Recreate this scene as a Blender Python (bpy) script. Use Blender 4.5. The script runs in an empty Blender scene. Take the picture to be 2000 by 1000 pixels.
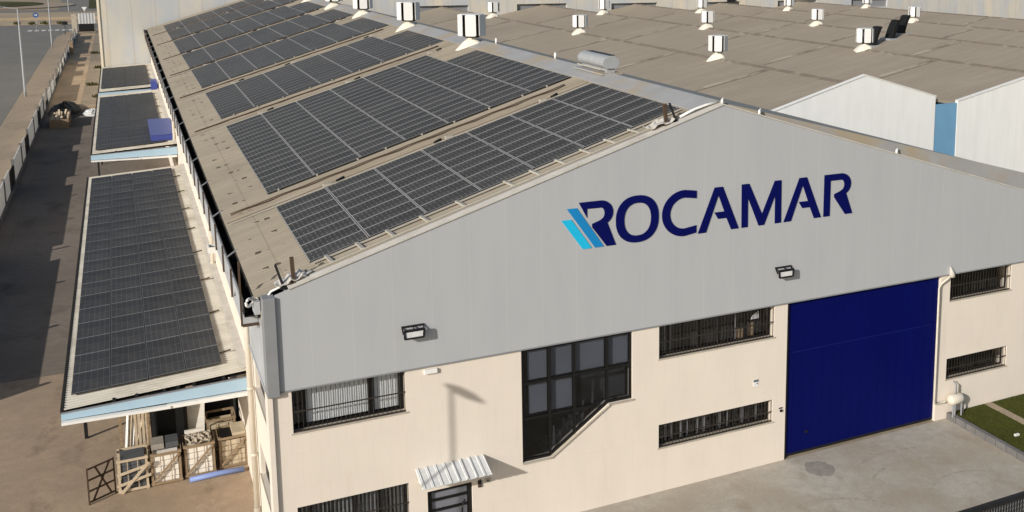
import bpy, bmesh, math, random
from mathutils import Vector, Matrix
R = math.radians
random.seed(7)
S = bpy.context.scene
COL = S.collection

# ------------------------------------------------------------------ camera
cd = bpy.data.cameras.new("camera"); cam = bpy.data.objects.new("camera", cd); COL.objects.link(cam)
cr = Vector((0.88823536, -0.45935346, 0.00568752)); cu = Vector((0.06786012, 0.14344338, 0.98732923)); cf = Vector((0.45434893, 0.87659477, -0.15858327))
cam.matrix_world = Matrix(((cr.x, cu.x, -cf.x, -3.865), (cr.y, cu.y, -cf.y, -34.765), (cr.z, cu.z, -cf.z, 21.327), (0, 0, 0, 1)))
cd.sensor_fit = 'HORIZONTAL'; cd.sensor_width = 36; cd.lens = 2058.562 / 2000 * 36
cd.shift_x = -0.15036; cd.shift_y = -0.13429; cd.clip_start = 0.5; cd.clip_end = 3000
S.camera = cam
# ------------------------------------------------------------------ light
SUN = Vector((-0.79, -0.48, 0.385)).normalized()
w = bpy.data.worlds.new("World"); S.world = w; w.use_nodes = True
sk = w.node_tree.nodes.new("ShaderNodeTexSky"); sk.sky_type = 'NISHITA'; sk.sun_disc = False
sk.sun_elevation = math.asin(SUN.z); sk.sun_rotation = math.atan2(SUN.x, SUN.y)
sk.dust_density = 1.5; sk.air_density = 1.0
bg = w.node_tree.nodes["Background"]; w.node_tree.links.new(sk.outputs[0], bg.inputs[0]); bg.inputs[1].default_value = 0.10
sd = bpy.data.lights.new("sun", 'SUN'); sd.energy = 4.2; sd.angle = R(0.5); sd.color = (1.0, 0.96, 0.91)
so = bpy.data.objects.new("sun", sd); COL.objects.link(so); so.rotation_euler = SUN.to_track_quat('Z', 'Y').to_euler()
S.view_settings.view_transform = 'Standard'; S.view_settings.look = 'None'; S.view_settings.exposure = 0.0; S.view_settings.gamma = 1.0

# ------------------------------------------------------------------ materials
class N:
    """small node-graph helper"""
    def __init__(s, name):
        s.m = bpy.data.materials.new(name); s.m.use_nodes = True; s.t = s.m.node_tree
        s.b = s.t.nodes["Principled BSDF"]; s.tc = s.t.nodes.new("ShaderNodeTexCoord")
    def n(s, typ, **kw):
        x = s.t.nodes.new("ShaderNode" + typ)
        for k, v in kw.items(): setattr(x, k, v)
        return x
    def l(s, a, b): s.t.links.new(a, b)
    def put(s, a, sock):
        if hasattr(a, 'is_linked'): s.l(a, sock)
        else: sock.default_value = a
    def math(s, op, a, b=0.0, c=None):
        x = s.n("Math", operation=op); s.put(a, x.inputs[0]); s.put(b, x.inputs[1])
        if c is not None: s.put(c, x.inputs[2])
        return x.outputs[0]
    def xyz(s, which='Object'):
        x = s.n("SeparateXYZ"); s.l(s.tc.outputs[which], x.inputs[0]); return x.outputs
    def noise(s, scale, detail=4, stretch=(1, 1, 1), rough=.6):
        mp = s.n("Mapping"); mp.inputs['Scale'].default_value = stretch; s.l(s.tc.outputs['Object'], mp.inputs[0])
        x = s.n("TexNoise"); x.inputs['Scale'].default_value = scale; x.inputs['Detail'].default_value = detail; x.inputs['Roughness'].default_value = rough
        s.l(mp.outputs[0], x.inputs['Vector']); return x.outputs[0]
    def ramp(s, v, lo, hi):
        x = s.n("MapRange"); s.put(v, x.inputs[0]); x.inputs[1].default_value = lo; x.inputs[2].default_value = hi; return x.outputs[0]
    def mix(s, f, a, b):
        x = s.n("MixRGB"); s.put(f, x.inputs[0])
        for v, i in ((a, 1), (b, 2)):
            if hasattr(v, 'is_linked'): s.l(v, x.inputs[i])
            else: x.inputs[i].default_value = (*v, 1)
        return x.outputs[0]
    def vary(s, col, amt, scale=3., stretch=(1, 1, 1)):
        x = s.n("HueSaturation"); v = s.ramp(s.noise(scale, 6, stretch), .25, .75)
        s.put(s.math('MULTIPLY_ADD', v, 2 * amt, 1 - amt), x.inputs['Value'])
        if hasattr(col, 'is_linked'): s.l(col, x.inputs['Color'])
        else: x.inputs['Color'].default_value = (*col, 1)
        return x.outputs[0]
    def done(s, col, rough=.7, metal=0., spec=.3, bump=None, bs=.3, bd=.02):
        if hasattr(col, 'is_linked'): s.l(col, s.b.inputs['Base Color'])
        else: s.b.inputs['Base Color'].default_value = (*col, 1)
        s.put(rough, s.b.inputs['Roughness']); s.b.inputs['Metallic'].default_value = metal; s.b.inputs['Specular IOR Level'].default_value = spec
        if bump is not None:
            x = s.n("Bump"); x.inputs['Strength'].default_value = bs; x.inputs['Distance'].default_value = bd; s.l(bump, x.inputs['Height']); s.l(x.outputs[0], s.b.inputs['Normal'])
        return s.m
def plain(name, col, rough=.7, amt=.12, scale=2., stretch=(1, 1, 1), metal=0., spec=.3, col2=None, c2=(.5, .7), s2=.6, st2=(1, 1, 1)):
    g = N(name); c = g.vary(col, amt, scale, stretch)
    if col2: c = g.mix(g.ramp(g.noise(s2, 5, st2), *c2), c, col2)
    return g.done(c, rough, metal, spec, g.noise(scale * 4, 3), .12, .01)
def lines(g, v, period, off, width):
    fr = g.math('FRACT', g.math('DIVIDE', g.math('SUBTRACT', v, off), period))
    return g.math('LESS_THAN', fr, width / period)

def mk_cream(name, axis):
    g = N(name); o = g.xyz(); h = o[axis]
    br = g.n("TexBrick"); cb = g.n("CombineXYZ"); g.l(h, cb.inputs[0]); g.l(o[2], cb.inputs[1]); g.l(cb.outputs[0], br.inputs['Vector'])
    for k, v in (('Scale', 1.), ('Mortar Size', .007), ('Mortar Smooth', .3), ('Brick Width', .58), ('Row Height', 1.17), ('Bias', 0.)): br.inputs[k].default_value = v
    br.inputs['Color1'].default_value = (.725, .65, .555, 1); br.inputs['Color2'].default_value = (.72, .643, .55, 1); br.inputs['Mortar'].default_value = (.675, .60, .505, 1)
    c = g.vary(br.outputs[0], .035, .9, (1, 1, .5))
    str_ = g.math('MULTIPLY', g.ramp(g.noise(1.6, 5, (1, 1, .12)), .58, .8), .22)
    return g.done(g.mix(str_, c, (.50, .42, .33)), .85, 0, .2)
M_cream = mk_cream("cream_block", 0); M_cream_side = mk_cream("cream_block_side", 1)

def mk_clad():
    g = N("gray_cladding"); o = g.xyz()
    j = lines(g, o[0], 1.345, 1.03, .016)
    pan = g.n("TexWhiteNoise", noise_dimensions='1D'); g.l(g.math('FLOOR', g.math('DIVIDE', g.math('SUBTRACT', o[0], 1.03), 1.345)), pan.inputs['W'])
    c = g.mix(g.math('MULTIPLY', pan.outputs[0], .12), (.425, .433, .436), (.395, .404, .409))
    c = g.mix(g.math('MULTIPLY', g.ramp(g.noise(.8, 5, (1.4, 1, .25)), .45, .75), .28), c, (.335, .345, .355))
    c = g.mix(g.math('MULTIPLY', j, .45), c, (.55, .55, .54))
    return g.done(c, .55, 0, .35)
M_clad = mk_clad()
M_flash = plain("gray_flashing", (.24, .245, .25), .5, .08, 2.)
M_flash_pale = plain("pale_flashing", (.42, .43, .44), .5, .1, 1.5)
M_coping = plain("white_coping", (.54, .51, .455), .6, .14, 1.2, col2=(.42, .37, .29), c2=(.55, .75), s2=1.5)

def mk_roof(name, base, dashes):
    g = N(name); o = g.xyz()
    c = g.vary(base, .13, .5, (.35, 2.0, 1))
    c = g.mix(g.ramp(g.noise(.16, 5, (1, 1, 1)), .48, .72), c, tuple(x * .82 for x in base))
    c = g.mix(g.math('MULTIPLY', g.ramp(g.noise(1.1, 6, (.15, 3, 1)), .58, .78), .45), c, tuple(x * f for x, f in zip(base, (.7, .66, .6))))
    c = g.mix(g.math('MULTIPLY', g.ramp(g.noise(5., 5), .6, .75), .3), c, tuple(min(1, x * 1.35) for x in base))
    sh = lines(g, o[1], 1.02, .3, .02)
    c = g.mix(g.math('MULTIPLY', sh, .18), c, (.10, .085, .06))
    if dashes:
        m = g.math('MULTIPLY', lines(g, g.math('ADD', o[1], g.math('MULTIPLY', o[0], .22)), 2.1, .75, .12), lines(g, o[0], .40, -.05, .21))
        m = g.math('MULTIPLY', m, g.math('LESS_THAN', o[0], 1.15)); m = g.math('MULTIPLY', m, g.math('GREATER_THAN', o[0], -.1))
        rn = g.math('GREATER_THAN', g.noise(1.3, 2, (.6, .5, 1)), .33)
        m = g.math('MULTIPLY', m, rn)
        c = g.mix(g.math('MULTIPLY', m, .85), c, (.035, .028, .02))
        sm = lines(g, o[0], 100., .42, .05); c = g.mix(g.math('MULTIPLY', sm, .25), c, (.08, .06, .04))
    return g.done(c, .85, 0, .2)
M_roof = mk_roof("beige_corrugated_roof", (.295, .256, .196), True)
M_roof_r = plain("gray_roof_slope", (.30, .285, .25), .8, .12, .8, (3, .3, 1))
def mk_nave():
    g = N("brown_corrugated_roof"); o = g.xyz(); base = (.335, .284, .217)
    c = g.vary(base, .10, .5, (.2, 2.2, 1))
    c = g.mix(g.ramp(g.noise(.09, 5), .42, .72), c, (.30, .252, .19))
    c = g.mix(g.math('MULTIPLY', g.ramp(g.noise(.8, 6, (.08, 2.5, 1)), .55, .8), .35), c, (.21, .172, .128))
    c = g.mix(g.math('MULTIPLY', g.ramp(g.noise(2.2, 6, (.1, 3.5, 1)), .60, .78), .4), c, (.36, .31, .235))
    sh = lines(g, o[0], 2.07, .3, .05); c = g.mix(g.math('MULTIPLY', sh, .10), c, (.12, .095, .07))
    wv = g.math('SINE', g.math('MULTIPLY', o[1], 2 * math.pi / .45))
    return g.done(c, .88, 0, .15, wv, .5, .03)
M_nave = mk_nave()
M_naveline = plain("dark_ridge_flashing", (.20, .165, .125), .8, .25, 1.2, col2=(.33, .29, .23), c2=(.55, .7), s2=.7)
M_navepale = plain("pale_overlap_strip", (.40, .35, .27), .8, .2, .7, (.3, 2, 1), col2=(.20, .16, .115), c2=(.42, .6), s2=.5)
M_skylight = plain("weathered_brown_skylight", (.285, .235, .17), .75, .28, 1.2, (.25, 4, 1), col2=(.37, .325, .255), c2=(.5, .7), s2=.5, st2=(.4, 3, 1))
M_annexroof = plain("pale_corrugated_roof", (.54, .50, .415), .75, .1, .7, (.5, 2, 1), col2=(.38, .34, .27), c2=(.48, .7), s2=.6)
M_ridge = plain("gray_ridge_flashing", (.33, .325, .315), .5, .12, .6, col2=(.36, .30, .215), c2=(.5, .62), s2=.25)
M_dark = plain("black_steel", (.012, .012, .013), .5, .2)
M_gutter = plain("blackened_gutter", (.018, .016, .014), .9, .4, 2.)
M_rust = plain("rusty_steel", (.07, .045, .028), .8, .35, 6.)
M_frame = plain("dark_window_frame", (.009, .0085, .008), .45, .2)
M_grille = plain("dark_brown_bars", (.035, .028, .023), .5, .2)
M_blind = plain("pale_blind", (.72, .73, .74), .8, .05, 1.)
M_blindgray = plain("gray_blind", (.40, .42, .46), .8, .08, 1.)
M_strip = plain("dim_curtain", (.20, .205, .215), .8, .25, 3.)
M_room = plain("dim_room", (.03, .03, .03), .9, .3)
M_stair = plain("gray_stair_stone", (.12, .12, .12), .6, .1)
M_sill = plain("weathered_sill", (.44, .39, .31), .8, .2, 3.)
M_navy = plain("navy_door_paint", (.002, .0042, .078), .5, .08, .7, (1, 1, .3), spec=.07)
M_navyline = plain("navy_door_seam", (.007, .012, .115), .5, .05, spec=.08)
M_letter = plain("navy_letter", (.0026, .0048, .080), .5, .05, spec=.07)
M_cyan = plain("cyan_letter", (.012, .46, .72), .45, .04)
M_azure = plain("azure_letter", (.008, .215, .50), .45, .04)
M_pipe = plain("cream_pipe", (.62, .57, .47), .5, .1, 2.)
M_white = plain("white_paint", (.78, .765, .72), .5, .07, 2., col2=(.60, .56, .48), c2=(.58, .8), s2=2.)
M_vent = plain("white_ventilator_sheet", (.72, .71, .675), .4, .04, 2.)
M_ventbase = plain("cream_ventilator_skirt", (.74, .69, .58), .6, .1, 3., col2=(.50, .43, .32), c2=(.6, .8), s2=2.)
M_galv = plain("galvanised_steel", (.33, .34, .345), .5, .1, 2.)
M_alu = plain("aluminium_rail", (.44, .405, .34), .5, .1, 2.)
M_paleblue = plain("pale_blue_steel", (.37, .51, .61), .5, .06, 1.)
M_bluewall = plain("blue_cladding", (.16, .33, .50), .5, .06, 1.)
M_bluebox = plain("blue_cabinet_paint", (.055, .075, .28), .4, .08, 1.)
M_bluepipe = plain("blue_plastic_pipe", (.20, .27, .52), .45, .08, 2.)
M_wood = plain("crate_timber", (.27, .195, .12), .85, .25, 3., (1, 1, 4))
M_palewood = plain("pale_timber", (.50, .41, .29), .8, .2, 3., (1, 1, 4))
M_stonepale = plain("pale_stone_slabs", (.80, .75, .66), .8, .12, 2., (1, 1, 8))
M_stonegray = plain("dark_gray_slabs", (.085, .09, .095), .7, .2, 3., (1, 1, 8))
M_stonetan = plain("tan_stone_slabs", (.56, .47, .33), .8, .12, 2., (1, 1, 8))
M_tarp = plain("black_tarpaulin", (.006, .006, .006), .7, .4, 2.)
M_wrap = plain("crumpled_wrap", (.40, .34, .26), .6, .4, 5.)
M_concretew = None
def mk_backwall():
    g = N("precast_concrete"); o = g.xyz()
    pan = g.n("TexWhiteNoise", noise_dimensions='1D'); g.l(g.math('FLOOR', g.math('DIVIDE', o[0], 2.98)), pan.inputs['W'])
    c = g.mix(pan.outputs[0], (.62, .55, .43), (.52, .50, .44))
    c = g.mix(g.math('MULTIPLY', g.ramp(g.noise(.25, 6, (1.2, 1, .5)), .38, .62), .9), c, (.44, .465, .485))
    c = g.mix(g.math('MULTIPLY', g.ramp(g.noise(.7, 6, (1.5, 1, .1)), .58, .8), .45), c, (.33, .27, .195))
    j = lines(g, o[0], 2.98, 0., .09); c = g.mix(g.math('MULTIPLY', j, .5), c, (.36, .30, .22))
    return g.done(c, .85, 0, .2)
M_backwall = mk_backwall()
M_whitegable = None
def mk_gable():
    g = N("white_gable_sheet"); o = g.xyz()
    c = g.vary((.80, .80, .765), .045, .5, (2., 1, .6))
    c = g.mix(g.math('MULTIPLY', lines(g, o[0], 1.53, .4, .05), .45), c, (.88, .88, .85))
    c = g.mix(g.math('MULTIPLY', g.ramp(g.noise(.5, 3, (3, 1, .25)), .48, .62), .28), c, (.70, .70, .67))
    return g.done(c, .6, 0, .3)
M_whitegable = mk_gable()

def mk_panel(name, nu, nv, half, lw, lc, cell, frame, fw, vline=.6, dash=False):
    g = N(name); uv = g.xyz('UV')
    a = g.math('FRACT', g.math('MULTIPLY', uv[0], nu)); b = g.math('FRACT', g.math('MULTIPLY', uv[1], nv))
    ma = g.math('LESS_THAN', a, lw[0]); mb = g.math('LESS_THAN', b, lw[1])
    mb = g.math('MULTIPLY', mb, vline)
    if dash: hv = g.math('FRACT', g.math('MULTIPLY', uv[1], 2.)); ma = g.math('MULTIPLY', ma, g.math('MULTIPLY', g.math('GREATER_THAN', hv, .22), g.math('LESS_THAN', hv, .84)))
    c = g.mix(g.math('MULTIPLY', g.math('MAXIMUM', ma, mb), .8), cell, lc)
    if half:
        h = g.math('LESS_THAN', g.math('ABSOLUTE', g.math('SUBTRACT', uv[half - 1], .5)), .006); c = g.mix(g.math('MULTIPLY', h, .6), c, lc)
    ed = g.math('MINIMUM', g.math('MINIMUM', uv[1], g.math('SUBTRACT', 1., uv[1])), 9.)
    eu = g.math('MINIMUM', uv[0], g.math('SUBTRACT', 1., uv[0]))
    f = g.math('MAXIMUM', g.math('LESS_THAN', ed, fw[1]), g.math('LESS_THAN', eu, fw[0]))
    oi = g.n("ObjectInfo"); c = g.vary(c, .22, .35)
    v = g.n("HueSaturation"); g.l(c, v.inputs['Color']); g.l(g.math('MULTIPLY_ADD', oi.outputs['Random'], .25, .88), v.inputs['Value'])
    c = g.mix(g.math('MULTIPLY', g.ramp(g.noise(.9, 5, (1, 1, 1)), .5, .8), .35), v.outputs[0], (.13, .118, .095))
    c = g.mix(f, c, frame)
    return g.done(c, .55, 0, .08)
# u runs along the slope (12 cells), v along the eave direction (6 cells)
M_panel = mk_panel("solar_cells", 12, 6, 0, (.11, .07), (.20, .195, .188), (.052, .0505, .048), (.35, .342, .33), (.015, .033), .10, True)
M_panel2 = mk_panel("solar_cells_portrait", 6, 2, 0, (.045, .05), (.15, .148, .146), (.044, .0445, .0455), (.25, .247, .24), (.006, .013))
M_pedge = plain("panel_edge", (.03, .03, .03), .5, .1)

def mk_glass(name, tint, gl=.12):
    g = N(name); t = g.n("BsdfTransparent"); t.inputs[0].default_value = (*tint, 1); s = g.n("BsdfGlossy"); s.inputs['Roughness'].default_value = .03
    fr = g.n("LayerWeight"); fr.inputs[0].default_value = .5; mx = g.n("MixShader"); g.l(g.math('MULTIPLY_ADD', g.math('POWER', fr.outputs[1], 4.), .5, .035), mx.inputs[0]); g.l(t.outputs[0], mx.inputs[1]); g.l(s.outputs[0], mx.inputs[2])
    g.l(mx.outputs[0], g.t.nodes["Material Output"].inputs[0]); return g.m
M_glass = mk_glass("clear_glass", (.965, .97, .97)); M_tint = mk_glass("tinted_glass", (.66, .67, .69))
def mk_trans(name, col):
    g = N(name); d = g.n("BsdfDiffuse"); t = g.n("BsdfTranslucent"); mx = g.n("MixShader"); mx.inputs[0].default_value = .28
    c = g.vary(col, .08, 1.); g.l(c, d.inputs[0]); g.l(c, t.inputs[0]); g.l(d.outputs[0], mx.inputs[1]); g.l(t.outputs[0], mx.inputs[2])
    g.l(mx.outputs[0], g.t.nodes["Material Output"].inputs[0]); return g.m
M_fence = mk_trans("white_translucent_sheet", (.80, .80, .78))

def mk_ground(name, base, c2, c3, sc=.25, joints=0, crack=True, amt=.14):
    g = N(name); o = g.xyz()
    c = g.vary(base, amt, 2.2)
    c = g.mix(g.ramp(g.noise(sc, 7), .42, .66), c, c2)
    c = g.mix(g.math('MULTIPLY', g.ramp(g.noise(sc * 2.7, 6, (1, .55, 1)), .55, .75), .7), c, c3)
    c = g.vary(c, .16, 14.)
    c = g.mix(g.math('MULTIPLY', g.ramp(g.noise(1.7, 8, (1, 1, 1), .75), .62, .72), .35), c, tuple(x * .55 for x in base))
    if joints:
        j = g.math('MAXIMUM', lines(g, o[1], joints, 0.7, .06), lines(g, o[0], joints, 0., .04)); c = g.mix(g.math('MULTIPLY', j, .4), c, tuple(x * .4 for x in base))
    return g.done(c, .92, 0, .15, g.noise(9., 5), .25, .02)
M_ground = mk_ground("sandy_ground", (.33, .265, .185), (.28, .225, .16), (.22, .175, .125))
M_yard = mk_ground("stained_yard_concrete", (.40, .30, .205), (.33, .25, .175), (.15, .11, .075), .30, 0)
M_yard2 = mk_ground("brown_yard_concrete", (.225, .187, .15), (.18, .15, .12), (.075, .062, .048), .14, 6.)
M_forecourt = mk_ground("forecourt_concrete", (.43, .395, .335), (.36, .31, .24), (.28, .215, .15), .24, 0, amt=.15)
M_apron = mk_ground("tan_rear_concrete", (.47, .35, .225), (.40, .29, .185), (.19, .13, .075), .10, 9.)
M_road = mk_ground("weathered_asphalt", (.205, .19, .165), (.185, .175, .155), (.16, .15, .13), .12)
M_pave = mk_ground("tan_pavement", (.35, .275, .195), (.32, .255, .185), (.26, .20, .145), .3)
M_verge = mk_ground("dry_verge", (.40, .315, .215), (.34, .27, .185), (.24, .185, .12), .06)
M_lawn = mk_ground("mown_grass", (.062, .068, .012), (.05, .056, .010), (.085, .078, .018), .8)
M_scrub = mk_ground("dark_scrub", (.05, .045, .018), (.085, .09, .02), (.04, .03, .018), .1)
M_mark = plain("road_paint", (.62, .60, .55), .8, .2, 1.5)
M_block = plain("gray_kerb_block", (.15, .145, .14), .85, .2, 2.)
M_oil = plain("oil_stained_concrete", (.285, .26, .225), .8, .2, 3.)

# ------------------------------------------------------------------ mesh builder (world coordinates in, object origin at the thing's base)
def wpos(o):
    v = Vector((0, 0, 0))
    while o is not None: v += o.location; o = o.parent
    return v
class MB:
    def __init__(s): s.bm = bmesh.new(); s.mi = 0
    def face(s, pts):
        f = s.bm.faces.new([s.bm.verts.new(p) for p in pts]); f.material_index = s.mi; return f
    def box(s, x0, x1, y0, y1, z0, z1):
        v = [s.bm.verts.new((x, y, z)) for z in (z0, z1) for y in (y0, y1) for x in (x0, x1)]
        for q in ((0, 2, 3, 1), (4, 5, 7, 6), (0, 1, 5, 4), (2, 6, 7, 3), (0, 4, 6, 2), (1, 3, 7, 5)):
            s.bm.faces.new([v[i] for i in q]).material_index = s.mi
        return s
    def bar(s, p, q, a, b, up=(0, 0, 1)):
        p, q = Vector(p), Vector(q); d = (q - p).normalized(); u = Vector(up)
        if abs(d.dot(u)) > .98: u = Vector((0, 1, 0))
        n = d.cross(u).normalized(); u = n.cross(d)
        v = [s.bm.verts.new(c + n * (sx * a / 2) + u * (sz * b / 2)) for c in (p, q) for sx, sz in ((-1, -1), (1, -1), (1, 1), (-1, 1))]
        for f in ((0, 1, 2, 3), (7, 6, 5, 4), (0, 4, 5, 1), (1, 5, 6, 2), (2, 6, 7, 3), (3, 7, 4, 0)):
            s.bm.faces.new([v[i] for i in f]).material_index = s.mi
        return s
    def tube(s, pts, r, n=10):
        pts = [Vector(p) for p in pts]; rings = []
        for i, p in enumerate(pts):
            d = (pts[min(i + 1, len(pts) - 1)] - pts[max(i - 1, 0)]).normalized(); u = Vector((0, 0, 1)) if abs(d.z) < .9 else Vector((0, 1, 0))
            a = d.cross(u).normalized(); b = a.cross(d); rr = r[i] if isinstance(r, (list, tuple)) else r
            rings.append([s.bm.verts.new(p + a * rr * math.cos(t * 2 * math.pi / n) + b * rr * math.sin(t * 2 * math.pi / n)) for t in range(n)])
        for A, B in zip(rings, rings[1:]):
            for t in range(n):
                f = s.bm.faces.new((A[t], A[(t + 1) % n], B[(t + 1) % n], B[t])); f.smooth = True; f.material_index = s.mi
        s.bm.faces.new(rings[0][::-1]).material_index = s.mi; s.bm.faces.new(rings[-1]).material_index = s.mi
        return s
    def prism(s, poly, axis, a, b):
        """poly of 2-D points, extruded along axis from a to b (axis 1: points are x,z; 0: y,z; 2: x,y)"""
        f = {0: lambda p, t: (t, p[0], p[1]), 1: lambda p, t: (p[0], t, p[1]), 2: lambda p, t: (p[0], p[1], t)}[axis]
        A = [s.bm.verts.new(f(p, a)) for p in poly]; B = [s.bm.verts.new(f(p, b)) for p in poly]; n = len(poly)
        s.bm.faces.new(A).material_index = s.mi; s.bm.faces.new(B[::-1]).material_index = s.mi
        for i in range(n): s.bm.faces.new((A[i], A[(i + 1) % n], B[(i + 1) % n], B[i])).material_index = s.mi
        return s
    def ring(s, ext, inn, a, b):
        n = len(ext); V = [[s.bm.verts.new((p[0], y, p[1])) for p in L] for y in (a, b) for L in (ext, inn)]
        for i in range(n):
            j = (i + 1) % n
            for q in ((V[0], V[1]), (V[3], V[2]), (V[2], V[0]), (V[1], V[3])):
                s.bm.faces.new((q[0][i], q[0][j], q[1][j], q[1][i]))
        return s
    def wall(s, us, vs, hole, a, b, axis=1):
        """grid wall with openings; front face at a, back at b"""
        P = (lambda u, t, v: (u, t, v)) if axis == 1 else (lambda u, t, v: (t, u, v))
        ok = lambda i, j: 0 <= i < len(us) - 1 and 0 <= j < len(vs) - 1 and not hole((us[i] + us[i + 1]) / 2, (vs[j] + vs[j + 1]) / 2)
        for i in range(len(us) - 1):
            for j in range(len(vs) - 1):
                if not ok(i, j): continue
                u0, u1, v0, v1 = us[i], us[i + 1], vs[j], vs[j + 1]
                s.face([P(u0, a, v0), P(u1, a, v0), P(u1, a, v1), P(u0, a, v1)]); s.face([P(u0, b, v0), P(u0, b, v1), P(u1, b, v1), P(u1, b, v0)])
                for di, dj, e in ((-1, 0, ((u0, v0), (u0, v1))), (1, 0, ((u1, v1), (u1, v0))), (0, -1, ((u1, v0), (u0, v0))), (0, 1, ((u0, v1), (u1, v1)))):
                    if not ok(i + di, j + dj):
                        (p, q), (r_, t) = e; s.face([P(p, a, q), P(r_, a, t), P(r_, b, t), P(p, b, q)])
        bmesh.ops.remove_doubles(s.bm, verts=s.bm.verts, dist=1e-4); return s
    def build(s, name, mats, parent=None, loc=None, smooth=False, bevel=0, recalc=True):
        me = bpy.data.meshes.new(name); off = wpos(parent) if parent is not None else Vector(loc or (0, 0, 0))
        for v in s.bm.verts: v.co -= off
        if recalc: bmesh.ops.recalc_face_normals(s.bm, faces=s.bm.faces)
        s.bm.to_mesh(me); s.bm.free()
        for m in (mats if isinstance(mats, (list, tuple)) else [mats]): me.materials.append(m)
        if smooth:
            for p in me.polygons: p.use_smooth = True
        o = bpy.data.objects.new(name, me); COL.objects.link(o)
        if parent is not None: o.parent = parent
        else: o.location = off
        if bevel:
            b = o.modifiers.new("bevel", 'BEVEL'); b.width = bevel; b.segments = 2; b.limit_method = 'ANGLE'
        return o
def tag(o, label=None, cat=None, group=None, kind=None):
    for k, v in (('label', label), ('category', cat), ('group', group), ('kind', kind)):
        if v: o[k] = v
    return o
def thing(name, loc, label, cat, group=None):
    o = bpy.data.objects.new(name, None); COL.objects.link(o); o.location = loc; o.empty_display_size = .3; return tag(o, label, cat, group)
def copy_tree(o, parent=None):
    c = o.copy(); COL.objects.link(c)
    if parent is not None: c.parent = parent
    for ch in [x for x in bpy.data.objects if x.parent == o]: copy_tree(ch, c)
    return c
def B(*a): return MB().box(*a)
ORD = "zeroth first second third fourth fifth sixth seventh eighth ninth tenth eleventh twelfth thirteenth fourteenth fifteenth sixteenth seventeenth eighteenth nineteenth twentieth".split()

# ------------------------------------------------------------------ setting: ground, roads
def sheet(name, poly, z, m, thick=None):
    b = MB()
    if thick: b.prism(poly, 2, z - thick, z)
    else: b.face([(x, y, z) for x, y in poly])
    return tag(b.build(name, m), kind='structure')
def rect(x0, x1, y0, y1): return [(x0, y0), (x1, y0), (x1, y1), (x0, y1)]
sheet("ground", rect(-1500, 1500, -300, 2500), 0, M_ground)
sheet("forecourt", [(-.3, -.02), (-.3, -60), (28.8, -60), (28.8, -.02)], .004, M_forecourt)
sheet("yard", [(-13.1, -60), (-.3, -60), (-.3, 24), (-13.1, 24)], .005, M_yard)
sheet("back_yard", [(-13.1, 24.02), (-.4, 24.02), (-.4, 126.9), (-9.3, 127), (-9.3, 268), (-13.1, 268)], .006, M_yard2)
sheet("rear_apron", [(-13.1, 122), (-6.62, 122), (-6.62, 127), (-9.3, 127.2), (-9.3, 268), (-13.1, 268)], .012, M_apron)
sheet("road", [(-60, -300), (-17.2, -300), (-17.2, 255), (-15.5, 268), (-12, 281), (200, 281), (200, 299), (-200, 299), (-200, 281), (-60, 281)], .008, M_road)
sheet("pavement", [(-17.05, -300), (-13.35, -300), (-13.35, 272), (-14.6, 272), (-15.35, 266), (-17.05, 254)], .12, M_pave, .12)
sheet("kerb", [(-17.2, -300), (-17.05, -300), (-17.05, 254), (-17.2, 254)], .125, M_verge, .12)
sheet("far_verge", rect(-250, 250, 300, 318), .15, M_verge, .15)
sheet("far_bank", rect(-250, 250, 318.5, 345), .9, M_verge, .9)
sheet("far_road", rect(-250, 250, 345.5, 376), .012, M_road)
b = MB(); pts = [(-52 + 34 * math.cos(t * math.pi / 24), 407 + 30 * math.sin(t * math.pi / 24)) for t in range(48)]
b.prism(pts, 2, 0, .3); tag(b.build("roundabout", M_pave), kind='structure')
b = MB(); pts = [(-55 + 27 * math.cos(t * math.pi / 24), 412 + 24 * math.sin(t * math.pi / 24)) for t in range(48)]
b.prism(pts, 2, 0, .5); tag(b.build("grass_island", M_scrub), kind='structure')
sheet("approach_road", [(-22, 376.1), (-9, 376.1), (-14, 700), (-30, 700)], .016, M_road)
sheet("scrub_ground", [(-13, 380), (60, 380), (60, 700), (-18, 700)], .05, M_scrub)
b = MB()
for i in range(7): b.box(-24.6 + i * 1.5, -23.7 + i * 1.5, 274.2, 278.4, .010, .013)
tag(b.build("zebra_crossing", M_mark), kind='structure')
# weeds and dry tufts along the kerbs
rnd = random.Random(3)
def tuft(name, x, y, z, n, r, h, m, label, group):
    b = MB()
    for i in range(n):
        a = rnd.uniform(0, 6.28); d = r * rnd.random(); px, py = x + d * math.cos(a), y + d * math.sin(a); hh = h * rnd.uniform(.4, 1); wv = r * .22
        lx, ly = rnd.uniform(-.5, .5) * r, rnd.uniform(-.5, .5) * r
        b.face([(px - wv, py, z), (px + wv, py, z), (px + lx, py + ly, z + hh)])
    return tag(b.build(name, m, loc=(x, y, z)), label, "plant", group)
for i, (x, y) in enumerate([(-34, 299.8), (-28.6, 300.6), (-22.3, 300.4), (-18.4, 300.2), (-25.2, 300.0)]):
    tuft("dry_tuft", x, y, .15, 26, .9, 1.0, M_scrub, "dark dry weed tuft beside the far verge, %s from the left" % ORD[i + 1], "weeds on the far verge")

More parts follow.
